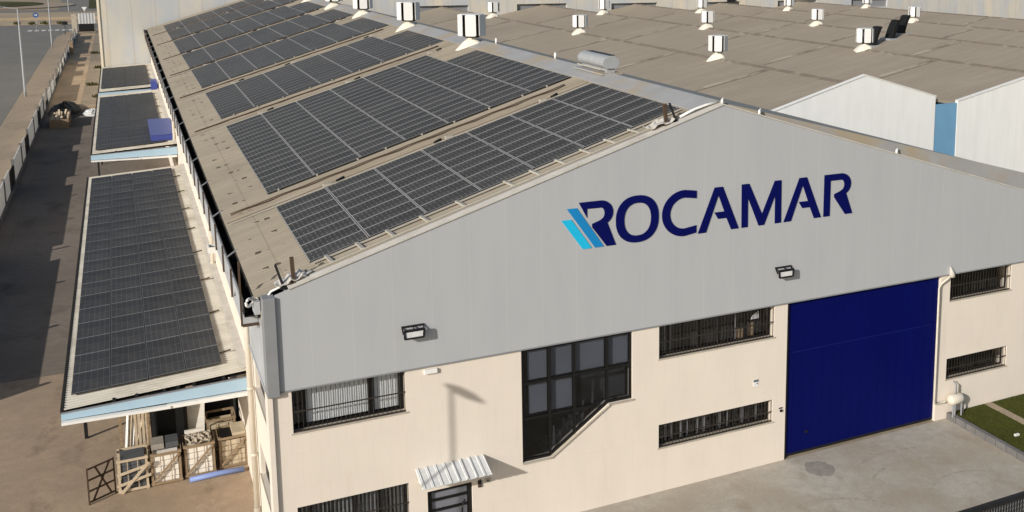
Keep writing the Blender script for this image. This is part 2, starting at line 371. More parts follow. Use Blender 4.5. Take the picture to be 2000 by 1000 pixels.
# ------------------------------------------------------------------ WAREHOUSE
H1 = 6.92; XP = 16.6; ZP = 15.44; SL = .3095; SR = .262; XR = 33.8; YB = 126.3
WH = thing("warehouse", (0, 0, 0), "large cream and gray warehouse with a navy sliding door and solar panels on its roof", "warehouse")
WIN = [(.33, 4.07, 5.41, H1), (.33, 4.07, 1.0, 2.77), (8.28, 12.76, 2.53, H1), (13.91, 19.23, 5.55, H1), (13.91, 19.23, 1.85, 2.83), (28.68, 32.4, 5.66, H1 - .03), (28.68, 32.4, 1.9, 2.90)]
DOORS = [(4.71, 6.35, 0, 2.26), (19.88, 28.12, 0, H1)]
us = sorted({-.3, XR} | {q for a in WIN + DOORS for q in a[:2]}); vs = sorted({0, H1} | {q for a in WIN + DOORS for q in a[2:]})
inh = lambda u, v: any(a[0] < u < a[1] and a[2] < v < a[3] for a in WIN + DOORS)
b = MB().wall(us, vs, inh, 0, .42)
b.prism([(9.40, 2.53), (12.76, 2.53), (12.76, 4.16), (11.78, 4.16)], 1, .002, .418)
b.build("facade_wall", M_cream, WH)
B(-.43, -.27, -.10, .6, 0, 6.85).build("corner_pilaster", M_cream, WH)
SW = [(.5, 4.3, 5.5, 6.62), (.45, 4.1, 2.25, 3.5)]
MB().wall([.43, .45, .5, 4.1, 4.3, 60, YB], [0, 2.25, 3.5, 5.5, 6.62, 9.9], lambda u, v: any(a[0] < u < a[1] and a[2] < v < a[3] for a in SW), -.35, -.02, axis=0).build("side_wall", M_cream_side, WH)
for a in SW:
    f = B(-.2, -.12, a[0], a[1], a[2], a[3]).build("side_window", M_frame, WH)
    B(-.40, -.2, a[0] - .05, a[1] + .05, a[2] - .06, a[2] - .005).build("sill", M_sill, f)
B(33.45, XR, .31, YB, 0, 10.6).build("far_side_wall", M_cream_side, WH)
B(-.02, 33.44, YB - .3, YB, 0, 9.8).build("rear_wall", M_cream, WH)
zr = ZP - SL * (XR - XP)
MB().prism([(-.03, H1), (XR, H1), (XR, zr), (XP, ZP - .05), (-.03, ZP - SL * (XP + .03) - .05)], 1, -.06, -.003).build("gable_cladding", M_clad, WH)
MB().prism([(-.03, H1 + .002), (XR, H1 + .002), (XR, zr - .3), (XP, ZP - .3), (-.03, 9.8)], 1, 0, .2).build("gable_backing", M_dark, WH)
b = MB()
def rk(x, h=0, s=SL): return ZP - s * abs(XP - x) + h
b.bar((.4, .10, rk(.4, -.01)), (XP, .10, rk(XP, -.01)), .40, .05, (0, 0, 1)); b.bar((XP, .10, rk(XP, -.01)), (XR, .10, rk(XR, -.01)), .40, .05)
b.build("coping", M_coping, WH)
B(-.03, XR, -.075, -.062, H1 - .0, H1 + .05).build("drip_trim", M_flash, WH)
MB().prism([(.3, rk(.3, .03)), (XP, rk(XP, .05)), (XR, rk(XR, .02, SR)), (XR, rk(XR, -.2)), (XP, rk(XP, -.25)), (.3, rk(.3, -.2))], 1, .31, .34).build("roof_end_trim", M_ridge, WH)
B(-.42, -.035, -.17, .35, 6.84, 10.2).build("corner_flashing", M_flash, WH, bevel=.015)
B(-.62, -.44, .36, 1.0, 9.55, 9.98).build("gutter_end_box", M_flash_pale, WH)
b = B(-.425, -.352, .36, 7.3, 7.0, 9.15); b.build("side_cladding", M_flash_pale, WH)
B(-.46, -.352, .36, 7.3, 6.9, 6.99).build("side_cladding_trim", M_flash_pale, WH)
# roof
def corr(b, x0, z0, x1, z1, y0, y1, per, amp, nx=1, seg=6):
    n = int((y1 - y0) / per * seg); prev = None
    for i in range(n + 1):
        y = y0 + (y1 - y0) * i / n; d = amp * math.sin(2 * math.pi * i / seg)
        cur = [b.bm.verts.new((x0 + (x1 - x0) * k / nx, y, z0 + (z1 - z0) * k / nx + d)) for k in range(nx + 1)]
        if prev:
            for k in range(nx):
                f = b.bm.faces.new((prev[k], prev[k + 1], cur[k + 1], cur[k])); f.smooth = True
        prev = cur
b = MB(); corr(b, -.6, rk(-.6), XP, ZP, .34, YB, .31, .045); roofL = b.build("roof", M_roof, WH, recalc=False)
b = MB().prism([(XP, ZP - .03), (XR + .1, rk(XR + .1, -.03, SR)), (XR + .1, rk(XR + .1, -.12, SR)), (XP, ZP - .15)], 1, .35, YB); b.build("roof", M_roof_r, WH)
b = MB(); b.prism([(XP - 1.0, rk(XP - 1.0, .06)), (XP - .25, rk(XP - .25, .09)), (XP, ZP + .10), (XP + .55, rk(XP + .55, .06, SR)), (XP + .55, rk(XP + .55, .03, SR)), (XP - 1.0, rk(XP - 1.0, .03))], 1, .35, YB); b.build("ridge_cap", M_ridge, WH)
BAYS = [(1.37, 8), (12.66, 18), (35.15, 12), (51.4, 12), (65.85, 12), (80.75, 14), (98.0, 12), (112.3, 9)]
PITCH = 1.072; X0 = 1.285; DX = 2.025
for i, (y0, n) in enumerate(BAYS[:-1]):
    ya = y0 + n * PITCH + .25; yb = BAYS[i + 1][0] - .25
    ym, hw = (ya + yb) / 2, min(.75, (yb - ya) / 2)
    b = MB(); corr(b, -.55, rk(-.55, .03), XP - 1.1, rk(XP - 1.1, .03), ym - hw, ym + hw, .26, .022)
    st = b.build("skylight_strip", M_skylight, roofL, recalc=False)
    b = MB(); b.bar((-.5, ya - .02, rk(-.5, .07)), (XP - 1.2, ya - .02, rk(XP - 1.2, .07)), .03, .03); b.build("edge_rail", M_alu, roofL)
    b = MB()
    for k in range(2):
        yy = ym + .1 + k * .13; b.tube([(-.3 + t * .5, yy + .05 * math.sin(t * 1.7 + k), rk(-.3 + t * .5, .085 + .02 * k)) for t in range(31)], .022, 6)
    b.build("cable_run", M_rust, roofL)
    for k in range(3):
        x = 2.9 + k * 5.1 + rnd.uniform(-.6, .6); B(x, x + .36, ya - .02, ya + .16, rk(x, .06), rk(x, .20)).build("junction_box", M_alu, roofL)
        x += rnd.choice((-.5, .55)); MB().bar((x, ya + .02, rk(x, .10)), (x + .34, ya + .14, rk(x + .34, .12)), .10, .10).build("cable_connector", M_dark, roofL)
    for k in range(9):
        x = 1.9 + k * 1.55 + rnd.uniform(-.2, .2); B(x, x + .06, yb + .12, yb + .2, rk(x, .06), rk(x, .14)).build("panel_clamp", M_alu, roofL)
# gutter, fascia, brackets
b = MB(); b.box(-.87, -.86, 1.0, YB, 9.3, 9.9); b.box(-.86, -.56, 1.0, YB, 9.3, 9.34); b.box(-.56, -.55, 1.0, YB, 9.3, 9.98); b.build("gutter", M_gutter, WH)
B(-.93, -.875, 1.6, YB, 8.95, 9.80).build("fascia", M_flash_pale, WH)
B(-.93, -.44, 1.3, 1.59, 8.9, 9.3).build("fascia_end", M_flash_pale, WH)
g_ = None
for i in range(38):
    y = .9 + i * 3.3
    b = MB(); h = 11.25 if i == 0 else 10.05 + .1 * rnd.random()
    b.box(-1.0, -.94, y - .03, y + .03, 9.05, h); b.box(-.94, -.45, y - .03, y + .03, 9.05 - .03, 9.11)
    b.build("gutter_bracket", M_rust, WH)
    if i % 2:
        y += 2.1; MB().bar((-.93, y, 9.93), (-.52, y + .12, 10.17), .06, .04).build("gutter_strap", M_flash, WH)
# ragged dirt / leaves piled up in the gutter read as dark lumps
b = MB()
for i in range(260):
    y = 1.2 + (i / 260.) ** 1.4 * 124; x = rnd.uniform(-.84, -.58); r_ = rnd.uniform(.05, .14)
    b.face([(x - r_, y, 9.36), (x + r_, y + .1, 9.36), (x, y + r_, 9.36 + rnd.uniform(.2, .62))])
tag(b.build("gutter_debris", M_gutter, WH), kind='stuff')
# ---- windows
def grille(par, x0, x1, z0, z1, n, y=.055, rails=(.48,)):
    b = MB()
    for i in range(n + 1):
        x = x0 + .03 + (x1 - x0 - .06) * i / n; b.box(x - .009, x + .009, y - .009, y + .009, z0 + .03, z1 - .01)
    for f in rails:
        z = z0 + (z1 - z0) * f; b.box(x0 - .06, x1 + .06, y - .03, y - .014, z - .022, z + .022)
    b.box(x0, x1, y - .03, y + .03, z0 + .01, z0 + .05)
    return b.build("security_grille", M_grille, par)
def window(x0, x1, z0, z1, mull, n, blinds=(), rails=(.48,), pane=M_glass, dark=True):
    y = .30
    b = MB(); fw = .06
    b.box(x0, x1, y, y + .08, z0 + .01, z0 + fw); b.box(x0, x1, y, y + .08, z1 - fw, z1 - .004); b.box(x0 + .002, x0 + fw, y + .001, y + .079, z0 + fw, z1 - fw); b.box(x1 - fw, x1 - .002, y + .001, y + .079, z0 + fw, z1 - fw)
    for m, wd in mull: b.box(x0 + m - wd / 2, x0 + m + wd / 2, y + .004, y + .076, z0 + fw, z1 - fw)
    f = b.build("window", M_frame, WH)
    B(x0 + .01, x1 - .01, y + .035, y + .045, z0 + .03, z1 - .03).build("pane", pane, f)
    B(x0 - .06, x1 + .06, -.03, y, z0 - .04, z0 + .008).build("sill", M_sill, f)
    if blinds:
        b = MB(); 
        for (a, c, lo) in blinds: b.box(x0 + a, x0 + c, y + .12, y + .13, z0 + lo, z1 - .05)
        b.build("blind", M_blind, f)
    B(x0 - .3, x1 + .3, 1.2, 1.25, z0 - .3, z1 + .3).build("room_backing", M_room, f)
    if n: grille(f, x0, x1, z0, z1, n, rails=rails)
    return f
window(*WIN[0], [(.42, .12), (2.62, .22), (3.62, .12)], 24, [(.40, 2.55, .12), (2.7, 3.6, .12)])
window(*WIN[1], [(.5, .10), (1.9, .10), (2.8, .14)], 24, [], (.58,))
f = window(*WIN[3], [(.55, .08), (1.25, .06), (1.95, .14), (2.85, .06), (4.1, .06)], 34, [], (.48,))
b = MB(); 
for x in (14.35, 14.5, 14.62, 15.8, 15.9, 16.75, 17.6): b.box(x, x + .055, .44, .45, 5.6, 6.86)
b.build("curtain_strip", M_strip, f)
b = MB().box(18.3, 18.55, .5, .6, 5.6, 6.15).box(17.75, 17.9, .47, .6, 5.6, 6.0).box(17.95, 18.12, .47, .6, 5.6, 5.95); b.build("stored_item", M_wood, f)
b = MB().prism([(18.35, 6.3), (18.75, 6.3), (18.75, 6.62), (18.5, 6.5)], 1, .46, .48); b.build("paper_notice", M_blind, f)
f = window(*WIN[4], [(.9, .06), (2.6, .06), (3.6, .10), (4.4, .06)], 34, [], (.45,))
b = MB()
for i in range(14): x = 14.0 + i * .36 + rnd.uniform(-.05, .05); b.box(x, x + rnd.uniform(.04, .16), .44, .45, 1.9, 2.78)
b.build("curtain_strip", M_strip, f)
f = window(*WIN[5], [(.9, .10), (2.0, .06)], 22, [], (.55,)); f = window(*WIN[6], [(1.55, .12)], 22, [], (.5,))
# lower left window: hanging vertical slats behind the bars
b = MB()
for i in range(26): x = .5 + i * .135; b.box(x, x + .06, .45, .46, 1.05, 2.7)
b.build("curtain_strip", M_strip, bpy.data.objects["window.001"])
# stair window
x0, x1, z0, z1 = WIN[2]; y = .07
SWN = MB()
prof = [(x0, z0), (9.40, z0), (11.78, 4.16), (x1, 4.16)]
for p, q in zip(prof, prof[1:]): SWN.bar((p[0], y + .05, p[1] + .05), (q[0], y + .05, q[1] + .05), .10, .09)
SWN.box(x0 + .002, x0 + .10, y, y + .1, z0, z1 - .004); SWN.box(x1 - .08, x1 - .002, y, y + .1, 4.2, z1 - .004); SWN.box(x0 + .1, x1 - .08, y + .002, y + .098, z1 - .12, z1 - .004)
for x, zb in ((9.40, 2.62), (10.38, 3.25), (11.73, 4.15)): SWN.box(x - .05, x + .05, y + .004, y + .096, zb, z1 - .12)
for zz, xe in ((5.55, x1 - .08), (4.18, 11.2)): SWN.box(x0 + .1, xe, y + .006, y + .094, zz - .045, zz + .045)
f = SWN.build("stair_window", M_frame, WH)
MB().prism([(x0 + .05, z0 + .06), (9.40, z0 + .06), (11.76, 4.2), (x1 - .04, 4.2), (x1 - .04, z1 - .06), (x0 + .05, z1 - .06)], 1, y + .04, y + .05).build("pane", M_tint, f)
b = MB()
for (a, c, lo, hi) in ((x0 + .32, 9.34, 5.62, 6.8), (9.5, 10.34, 5.62, 6.8), (10.42, 11.66, 5.62, 6.8), (11.86, x1 - .1, 5.62, 6.8), (x0 + .34, 9.34, 4.3, 5.5), (9.5, 10.34, 4.28, 5.5)): b.box(a, c, y + .16, y + .17, lo, hi)
b.build("blind", M_blindgray, f)
b = MB()
for p, q in zip(prof, prof[1:]): b.bar((p[0] - .02, .0, p[1] - .02), (q[0] + .03, .0, q[1] - .02), .14, .035)
b.build("sill", M_sill, f)
b = MB()
for i in range(9): xx = 9.35 + i * .27; b.box(xx, xx + .45, .52, 1.6, 2.1 + i * .185, 2.42 + i * .185)
b.build("stair_flight", M_stair, f)
b = MB()
for i in range(5): 
    xx = 9.75 + i * .4; zz = 2.6 + i * .27
    b.tube([(xx, .6, zz), (xx, .6, zz + .2), (xx, .6, zz + .34), (xx, .6, zz + .5), (xx, .6, zz + .62), (xx, .6, zz + .85)], [.05, .09, .04, .07, .035, .05], 8)
b.build("baluster", M_stair, f)
B(11.0, x1 + .1, .9, .95, 4.0, 5.4).build("landing_panel", M_stair, f)
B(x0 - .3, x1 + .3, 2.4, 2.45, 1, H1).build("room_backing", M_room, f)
# ---- doors
f = B(20.0, 28.10, .14, .22, .05, H1 - .02).build("sliding_door", M_navy, WH)
b = MB()
for i in range(16): x = 20.3 + i * .505; b.box(x, x + .012, .134, .14, .08, H1 - .06)
b.build("door_rib", M_navy, f)
B(20.25, 27.8, .128, .14, 4.64, 4.675).build("door_seam", M_navyline, f)
B(21.0, 21.12, .10, .14, .92, 1.02).build("handle", M_dark, f)
B(20.0, 28.1, .135, .14, .05, .16).build("door_bottom_seal", M_dark, f)
B(19.885, 19.99, .05, .25, 0, H1 - .01).build("jamb_shadow_strip", M_dark, WH)  # black strip standing in for the shadow of the left reveal
b = MB(); X0d, X1d = 4.71, 6.35
b.box(X0d, X0d + .17, .10, .18, 0, 2.25); b.box(X1d - .17, X1d, .10, .18, 0, 2.25); b.box(X0d + .17, X1d - .17, .102, .178, 2.12, 2.25)
for z in (.5, .95, 1.38, 1.78): b.box(X0d + .17, X1d - .17, .104, .176, z, z + .075)
f = b.build("entrance_door", M_frame, WH)
B(X0d + .1, X1d - .1, .135, .145, .02, 2.2).build("pane", mk_glass("door_glass", (.74, .74, .76)), f)
MB().tube([(6.02, .08, 1.0), (5.95, -.04, 1.12), (5.93, -.06, 1.35), (5.98, -.03, 1.52), (6.08, .08, 1.6)], .03, 8).build("handle", M_dark, f)
B(X0d + .1, X1d - .1, .20, .22, 0, 2.2).build("reflection_sheet", M_blind, f)  # pale sheet added to imitate the gray reflection in the door panes
# ---- awning over the entrance
b = MB(); n = 8; ax0, ax1, aw0, aw1 = 4.42, 6.84, 4.24, 6.77
def ap(t, v, h=0): 
    xa = 4.30 + (6.80 - 4.30) * t; return (xa, -.01 - 1.0 * v, 3.19 - .28 * v + h)
for i in range(n):
    t0, t1 = i / n, (i + 1) / n; r0, r1 = t0 + .012, t0 + .030
    prof = [(t0, 0), (r0, .045), (r1, .045), (r1 + .012, 0), (t1, 0)]
    for p, q in zip(prof, prof[1:]): b.face([ap(p[0], 0, p[1]), ap(q[0], 0, q[1]), ap(q[0], 1, q[1]), ap(p[0], 1, p[1])])
b.face([ap(.985, 0, 0), ap(.99, 0, .045), ap(.99, 1, .045), ap(.985, 1, 0)]); b.face([ap(.99, 0, .045), ap(1., 0, .0), ap(1, 1, .0), ap(.99, 1, .045)])
aw = b.build("awning", plain("awning_sheet", (.60, .61, .60), .5, .12, 4.), WH); sm_ = aw.modifiers.new("t", 'SOLIDIFY'); sm_.thickness = .02; sm_.offset = -1
MB().bar((4.42, -.01, 2.75), (4.42, -.9, 2.9), .04, .05).bar((6.68, -.01, 2.75), (6.68, -.9, 2.9), .04, .05).build("awning_arm", M_white, aw)
# ---- sign on the gable
YS0, YS1 = -.085, -.062
SG = thing("gable_sign", (16.5, -.06, 10.42), "navy ROCAMAR lettering with cyan and azure slanted bars on the gray gable", "sign")
BL, TP = 10.42, 12.18
def letter(name, poly, m): MB().prism(poly, 1, YS0, YS1).build(name, m, SG)
letter("slanted_bar", [(9.87, 11.58), (10.26, 11.58), (11.06, BL), (10.70, BL)], M_cyan)
letter("slanted_bar", [(10.09, 11.99), (10.48, 11.99), (11.55, BL), (11.19, BL)], M_azure)
def arc(cx, cz, rx, rz, a0, a1, n=14): return [(cx + rx * math.cos(R(a0 + (a1 - a0) * i / n)), cz + rz * math.sin(R(a0 + (a1 - a0) * i / n))) for i in range(n + 1)]
# outer bowl ends in the leg, inner bowl returns to the stem
def Rbowl(x, stem):
    o = arc(x + .87, 11.71, .50, .47, 88, -58); i = arc(x + .87, 11.69, .155, .22, -60, 90)
    leg = [(x + 1.48, BL), (x + 1.10, BL), (x + .52, 11.20), (x + .52, 11.33), (x + .80, 11.42)]
    return o + leg + i + stem
letter("letter", [(10.56, TP)] + Rbowl(10.56, [(10.88, 11.92), (10.88, 11.58)]), M_letter)
letter("letter", [(21.48, BL), (21.48, TP)] + Rbowl(21.48, [(21.80, 11.91), (21.80, BL)]), M_letter)
def sup(cx, cz, rx, rz, e, n=48): 
    out = []
    for i in range(n):
        a = 2 * math.pi * i / n; c, s_ = math.cos(a), math.sin(a); out.append((cx + rx * math.copysign(abs(c) ** e, c), cz + rz * math.copysign(abs(s_) ** e, s_)))
    return out
MB().ring(sup(12.935, 11.31, .895, .905, .88), sup(12.945, 11.30, .56, .63, .88), YS0, YS1).build("letter", M_letter, SG)
co = arc(14.93, 11.31, .96, .91, 88, 272, 26); ci = arc(14.95, 11.31, .63, .61, 270, 90, 26)
letter("letter", [(15.47, 12.14)] + co + [(15.47, 10.48), (15.47, 10.77)] + ci + [(15.47, 11.84)], M_letter)
A_ = lambda x: [(x, BL), (x + .73, TP), (x + 1.10, TP), (x + 1.85, BL), (x + 1.50, BL), (x + 1.28, 10.91), (x + .90, 10.91), (x + .73, 11.18), (x + 1.18, 11.18), (x + .905, 11.86), (x + .36, BL)]
letter("letter", A_(15.54), M_letter); letter("letter", A_(19.51), M_letter)
letter("letter", [(17.52, BL), (17.50, TP), (17.85, TP), (18.47, 10.88), (19.05, TP), (19.37, TP), (19.39, BL), (19.09, BL), (19.08, 11.58), (18.58, BL), (18.32, BL), (17.80, 11.61), (17.81, BL)], M_letter)

# ---- floodlights and small fittings on the facade
def flood(x, z, label):
    t = thing("floodlight", (x + .36, -.06, z), label, "floodlight", "floodlights on the gray gable")
    b = MB(); y0 = -.36
    fr = [(x, y0, z - .33), (x + .66, y0, z - .33), (x + .70, y0 + .04, z - .04), (x + .0, y0 + .04, z - .04)]
    for i in range(4): b.bar(fr[i], fr[(i + 1) % 4], .05, .05)
    b.box(x + .02, x + .66, y0 + .04, y0 + .12, z - .34, z - .05)
    b.bar((x - .02, y0 + .1, z - .18), (x - .02, -.07, z + .02), .045, .045); b.bar((x + .70, y0 + .1, z - .18), (x + .72, -.07, z + .02), .045, .045); b.bar((x - .04, -.085, z + .02), (x + .74, -.085, z + .02), .05, .05)
    b.bar((x + .34, y0 + .04, z - .04), (x + .34, -.07, z + .02), .035, .035)
    b.build("lamp_housing", M_dark, t)
    b = MB(); b.face([(x + .05, y0 + .02, z - .30), (x + .62, y0 + .02, z - .30), (x + .65, y0 + .045, z - .07), (x + .04, y0 + .045, z - .07)]); b.build("lamp_glass", plain("lamp_lens", (.62, .62, .60), .3, .15, 5.), t)
flood(4.02, 8.50, "black floodlight above the barred window left of the stair window")
flood(19.2, 8.52, "black floodlight near the top left corner of the navy door")
o = B(4.72, 5.18, -.10, -.0, 6.67, 6.83).build("emergency_light", M_white, loc=(4.95, 0, 6.75), bevel=.015); tag(o, "small cream emergency light box under the gray cladding edge", "wall light")
t = thing("notice_sign", (18.38, -.01, 3.73), "small white notice plate with dark header between right barred windows", "sign")
B(18.26, 18.51, -.015, 0, 3.58, 3.88).build("plate", M_white, t); B(18.265, 18.505, -.019, -.016, 3.77, 3.87).build("header_band", plain("slate_header", (.12, .15, .18), .5), t)
b = MB(); b.prism([(18.40, 3.68), (18.44, 3.68), (18.44, 3.66), (18.465, 3.66), (18.465, 3.74), (18.445, 3.74)], 1, -.019, -.016); b.box(18.32, 18.34, -.019, -.016, 3.67, 3.69); b.build("mark", M_dark, t)
o = MB().box(19.55, 19.72, -.03, 0, 2.36, 2.40).box(19.60, 19.70, -.06, 0, 2.22, 2.31).build("door_bell", M_dark, loc=(19.63, 0, 2.3)); tag(o, "small dark bell fitting on cream wall beside the navy door", "bell")
t = thing("intercom", (6.62, 0, 2.12), "dark intercom box under the awning end", "intercom"); B(6.55, 6.68, -.05, 0, 2.0, 2.27).build("case", M_rust, t); B(6.57, 6.66, -.055, -.051, 2.13, 2.24).build("speaker_plate", M_dark, t)
t = thing("keypad", (6.9, 0, 2.15), "beige round-cornered keypad beside the intercom box", "keypad"); B(6.80, 7.02, -.04, 0, 2.10, 2.28).build("case", M_sill, t, bevel=.03); B(6.88, 6.95, -.045, -.041, 2.15, 2.22).build("button", M_dark, t)
# drainpipes
t = thing("drainpipe", (28.24, -.1, .9), "white downpipe with a cone hopper along the navy door", "drainpipe")
b = MB(); b.tube([(28.62, -.10, 6.95), (28.42, -.13, 6.80), (28.02, -.13, 6.62), (27.92, -.13, 6.4), (27.92, -.13, 1.1), (28.02, -.13, .92), (28.5, -.13, .9), (28.8, -.13, .95)], .052); b.build("pipe", M_pipe, t)
b = MB(); b.tube([(28.62, -.14, 6.85), (28.62, -.14, 7.0), (28.5, -.12, 7.35)], [.15, .13, .02], 10); b.build("hopper", M_coping, t)
t = thing("water_meter_tank", (29.0, -.35, 0), "white rounded tank with pipes at the lawn corner beside the navy door", "tank")
b = MB(); b.tube([(28.60, -.35, 1.05), (28.66, -.35, 1.05), (28.75, -.35, 1.05), (29.25, -.35, 1.05), (29.38, -.35, 1.05), (29.45, -.35, 1.05)], [.10, .20, .25, .25, .19, .07], 14); b.build("vessel", M_pipe, t, smooth=True)
b = MB(); b.tube([(29.0, -.35, 1.3), (29.0, -.35, 1.75), (29.0, -.2, 1.85)], .05, 8); b.build("riser_pipe", M_galv, t); MB().tube([(28.9, -.4, .9), (28.9, -.4, .3), (28.9, -.45, .25)], .09, 8).build("outlet_pipe", M_galv, t); MB().tube([(29.3, -.35, .95), (29.5, -.35, .75), (29.5, -.35, .25)], .04, 8).build("drain_pipe", M_galv, t)
for x, y in ((28.75, -.5), (29.25, -.5)): B(x, x + .05, y, y + .05, .25, .85).build("leg", M_galv, t)

def downpipe(y, ztop, label):
    t = thing("drainpipe", (-.5, y, 0), label, "drainpipe", "downpipes on the side wall")
    b = MB(); b.tube([(-.75, y, 9.2), (-.72, y, 8.7), (-.55, y, 8.3), (-.50, y, 8.1), (-.50, y, .55)], .105, 10); b.build("pipe", M_pipe, t)
    for z in (5.2, 2.6): MB().tube([(-.5, y, z), (-.5, y, z + .12)], .125, 10).build("pipe_collar", M_pipe, t)
    MB().tube([(-.5, y, 0), (-.5, y, .55)], .125, 10).build("cast_foot", M_sill, t)
downpipe(4.9, 9, "long cream downpipe at the front corner beside the stone crates")
downpipe(21.5, 9, "cream downpipe behind the white camera box above the nearest lean-to")
downpipe(60.0, 9, "cream downpipe beside the blue cabinet on the middle lean-to")
t = thing("wall_camera_box", (-.7, 13.2, 8.3), "open white box lamp on a bent arm along the cream side wall", "wall lamp")
b = MB().box(-1.15, -.62, 12.9, 13.5, 8.35, 8.40); b.box(-1.15, -1.1, 12.9, 13.5, 8.4, 8.62); b.box(-.67, -.62, 12.9, 13.5, 8.4, 8.62); b.box(-1.1, -.67, 12.9, 12.95, 8.4, 8.62); b.box(-1.1, -.67, 13.45, 13.5, 8.4, 8.62); b.build("case", M_white, t)
B(-1.1, -.67, 12.96, 13.44, 8.45, 8.5).build("lens", M_dark, t); MB().tube([(-.62, 13.2, 8.4), (-.5, 13.2, 8.2), (-.5, 13.2, 7.6), (-.36, 13.2, 7.5)], .05, 8).build("arm", M_galv, t)

# ---- posts, clutter and rails along the gable edge
def post(x, z, lean, m, h, label, w_=.14):
    b = MB().bar((x, .25, z), (x + lean, .30, z + h), w_, .05 if m is M_dark else w_)
    b.box(x - .12, x + .12, .12, .34, z - .03, z + .03); tag(b.build("edge_post", m, loc=(x, .25, z)), label, "post", "posts on the gable edge")
post(.30, 10.38, -.22, M_dark, .78, "leaning flat black post at the lower gable corner", .17)
post(.62, 10.50, -.03, M_rust, .85, "upright brown post beside the leaning black one at lower gable corner", .12)
post(14.30, 14.75, -.06, M_rust, .80, "upright brown post left of a black one near the gable peak", .12)
post(14.72, 14.86, -.26, M_dark, .70, "leaning flat black post near the gable peak", .17)
t = thing("anchor_rail", (8, .9, rk(8)), "pale metal rail with brackets between the front solar panels and gable", "rail")
b = MB(); b.bar((1.35, 1.18, rk(1.35, .085)), (15.4, 1.18, rk(15.4, .085)), .04, .05); b.bar((1.0, .42, rk(1.0, .08)), (13.9, .42, rk(13.9, .08)), .05, .05); b.build("rail", M_alu, t)
for x in (1.83, 2.86, 3.9, 5.1, 6.4, 8.2, 9.2, 10.2, 11.2, 12.2, 13.2): MB().bar((x, 1.28, rk(x, .10)), (x + .05, .40, rk(x + .05, .11)), .12, .06).build("bracket", M_alu, t)
def crumple(x, w_, label):
    b = MB(); r2 = random.Random(int(x * 10)); pts = {}
    for i in range(9):
        for j in range(4): pts[i, j] = b.bm.verts.new((x + w_ * i / 8, .12 + .25 * j, rk(x + w_ * i / 8, .05 + r2.uniform(0, .16))))
    for i in range(8):
        for j in range(3): b.bm.faces.new((pts[i, j], pts[i + 1, j], pts[i + 1, j + 1], pts[i, j + 1]))
    o = b.build("crumpled_flashing", M_coping, loc=(x, .3, rk(x))); s_ = o.modifiers.new("t", 'SOLIDIFY'); s_.thickness = .02; tag(o, label, "flashing")
crumple(.05, .95, "crumpled white flashing sheet at the lower gable corner"); crumple(13.6, 1.0, "crumpled white flashing sheet by the posts near the gable peak")
b = MB(); b.tube([(-.55 + .3 * math.cos(a / 6), .55 + .15 * math.sin(a / 4), 9.95 + .12 * math.sin(a / 3)) for a in range(38)], .045, 7); b.tube([(-.3, .3, 10.0), (-.1, .25, 10.3), (.3, .25, 10.45), (.7, .3, 10.55), (1.2, .35, rk(1.2, .12))], .04, 7)
tag(b.build("cable_bundle", M_white, loc=(-.4, .5, 9.95)), "loose white cables curled at the gutter end above the gray corner", "cable")
b = MB(); b.tube([(14.9, .28, rk(14.9, .10)), (15.5, .26, rk(15.5, .16)), (16.0, .26, rk(16.0, .14)), (16.5, .25, rk(16.5, .09))], .05, 7); tag(b.build("cable_bundle", M_white, loc=(15.5, .27, rk(15.5))), "thick white cable along the gable edge just below its peak", "cable")
for x, lb in ((XP + .08, "tiny white peg exactly on the gable peak"), (18.4, "tiny white peg just right of the gable peak"), (25.4, "tiny white peg far down the right gable edge")):
    tag(MB().tube([(x, .15, rk(x, 0)), (x, .15, rk(x, .16)), (x + .05, .15, rk(x, .24))], [.07, .05, .02], 8).build("edge_peg", M_white, loc=(x, .15, rk(x))), lb, "peg", "pegs on the gable edge")
for y in (17.6, 27.5): tag(MB().tube([(XP + .02, y, ZP + .1), (XP + .02, y, ZP + .42)], .07, 8).build("ridge_peg", M_white, loc=(XP, y, ZP)), "short white peg on the ridge, %s" % ("nearer of the two" if y < 20 else "farther of the two"), "peg", "pegs on the ridge")

# ------------------------------------------------------------------ solar panels
def panel_mesh(name, lx, ly, th, m):
    bm = bmesh.new(); v = [bm.verts.new((x, y, z)) for z in (-th, 0) for y in (-ly / 2, ly / 2) for x in (-lx / 2, lx / 2)]
    uvl = bm.loops.layers.uv.new("UVMap")
    for q in ((0, 2, 3, 1), (4, 5, 7, 6), (0, 1, 5, 4), (2, 6, 7, 3), (0, 4, 6, 2), (1, 3, 7, 5)):
        f = bm.faces.new([v[i] for i in q]); f.material_index = 0 if q == (4, 5, 7, 6) else 1
        for lp in f.loops: lp[uvl].uv = (lp.vert.co.x / lx + .5, lp.vert.co.y / ly + .5)
    me = bpy.data.meshes.new(name); bm.to_mesh(me); bm.free(); me.materials.append(m); me.materials.append(M_pedge); return me
ANG = -math.atan(SL); LX = DX * math.hypot(1, SL)
PM = panel_mesh("solar_panel", LX - .03, PITCH - .016, .045, M_panel)
rest = []          # far panels: (mesh, location, angle)
count = 0
def put_panel(me, loc, ang, label, group, single):
    global count
    if single:
        o = bpy.data.objects.new("solar_panel", me); COL.objects.link(o); o.location = (loc[0], loc[1], loc[2] + rnd.uniform(-.004, .004)); o.rotation_euler = (rnd.uniform(-.004, .004), ang + rnd.uniform(-.0025, .0025), 0); tag(o, label, "solar panel", group); count += 1
    else: rest.append((me, loc, ang))
VENTY = [30.4, 46.8, 63.8, 78.3, 93.0, 108.0]
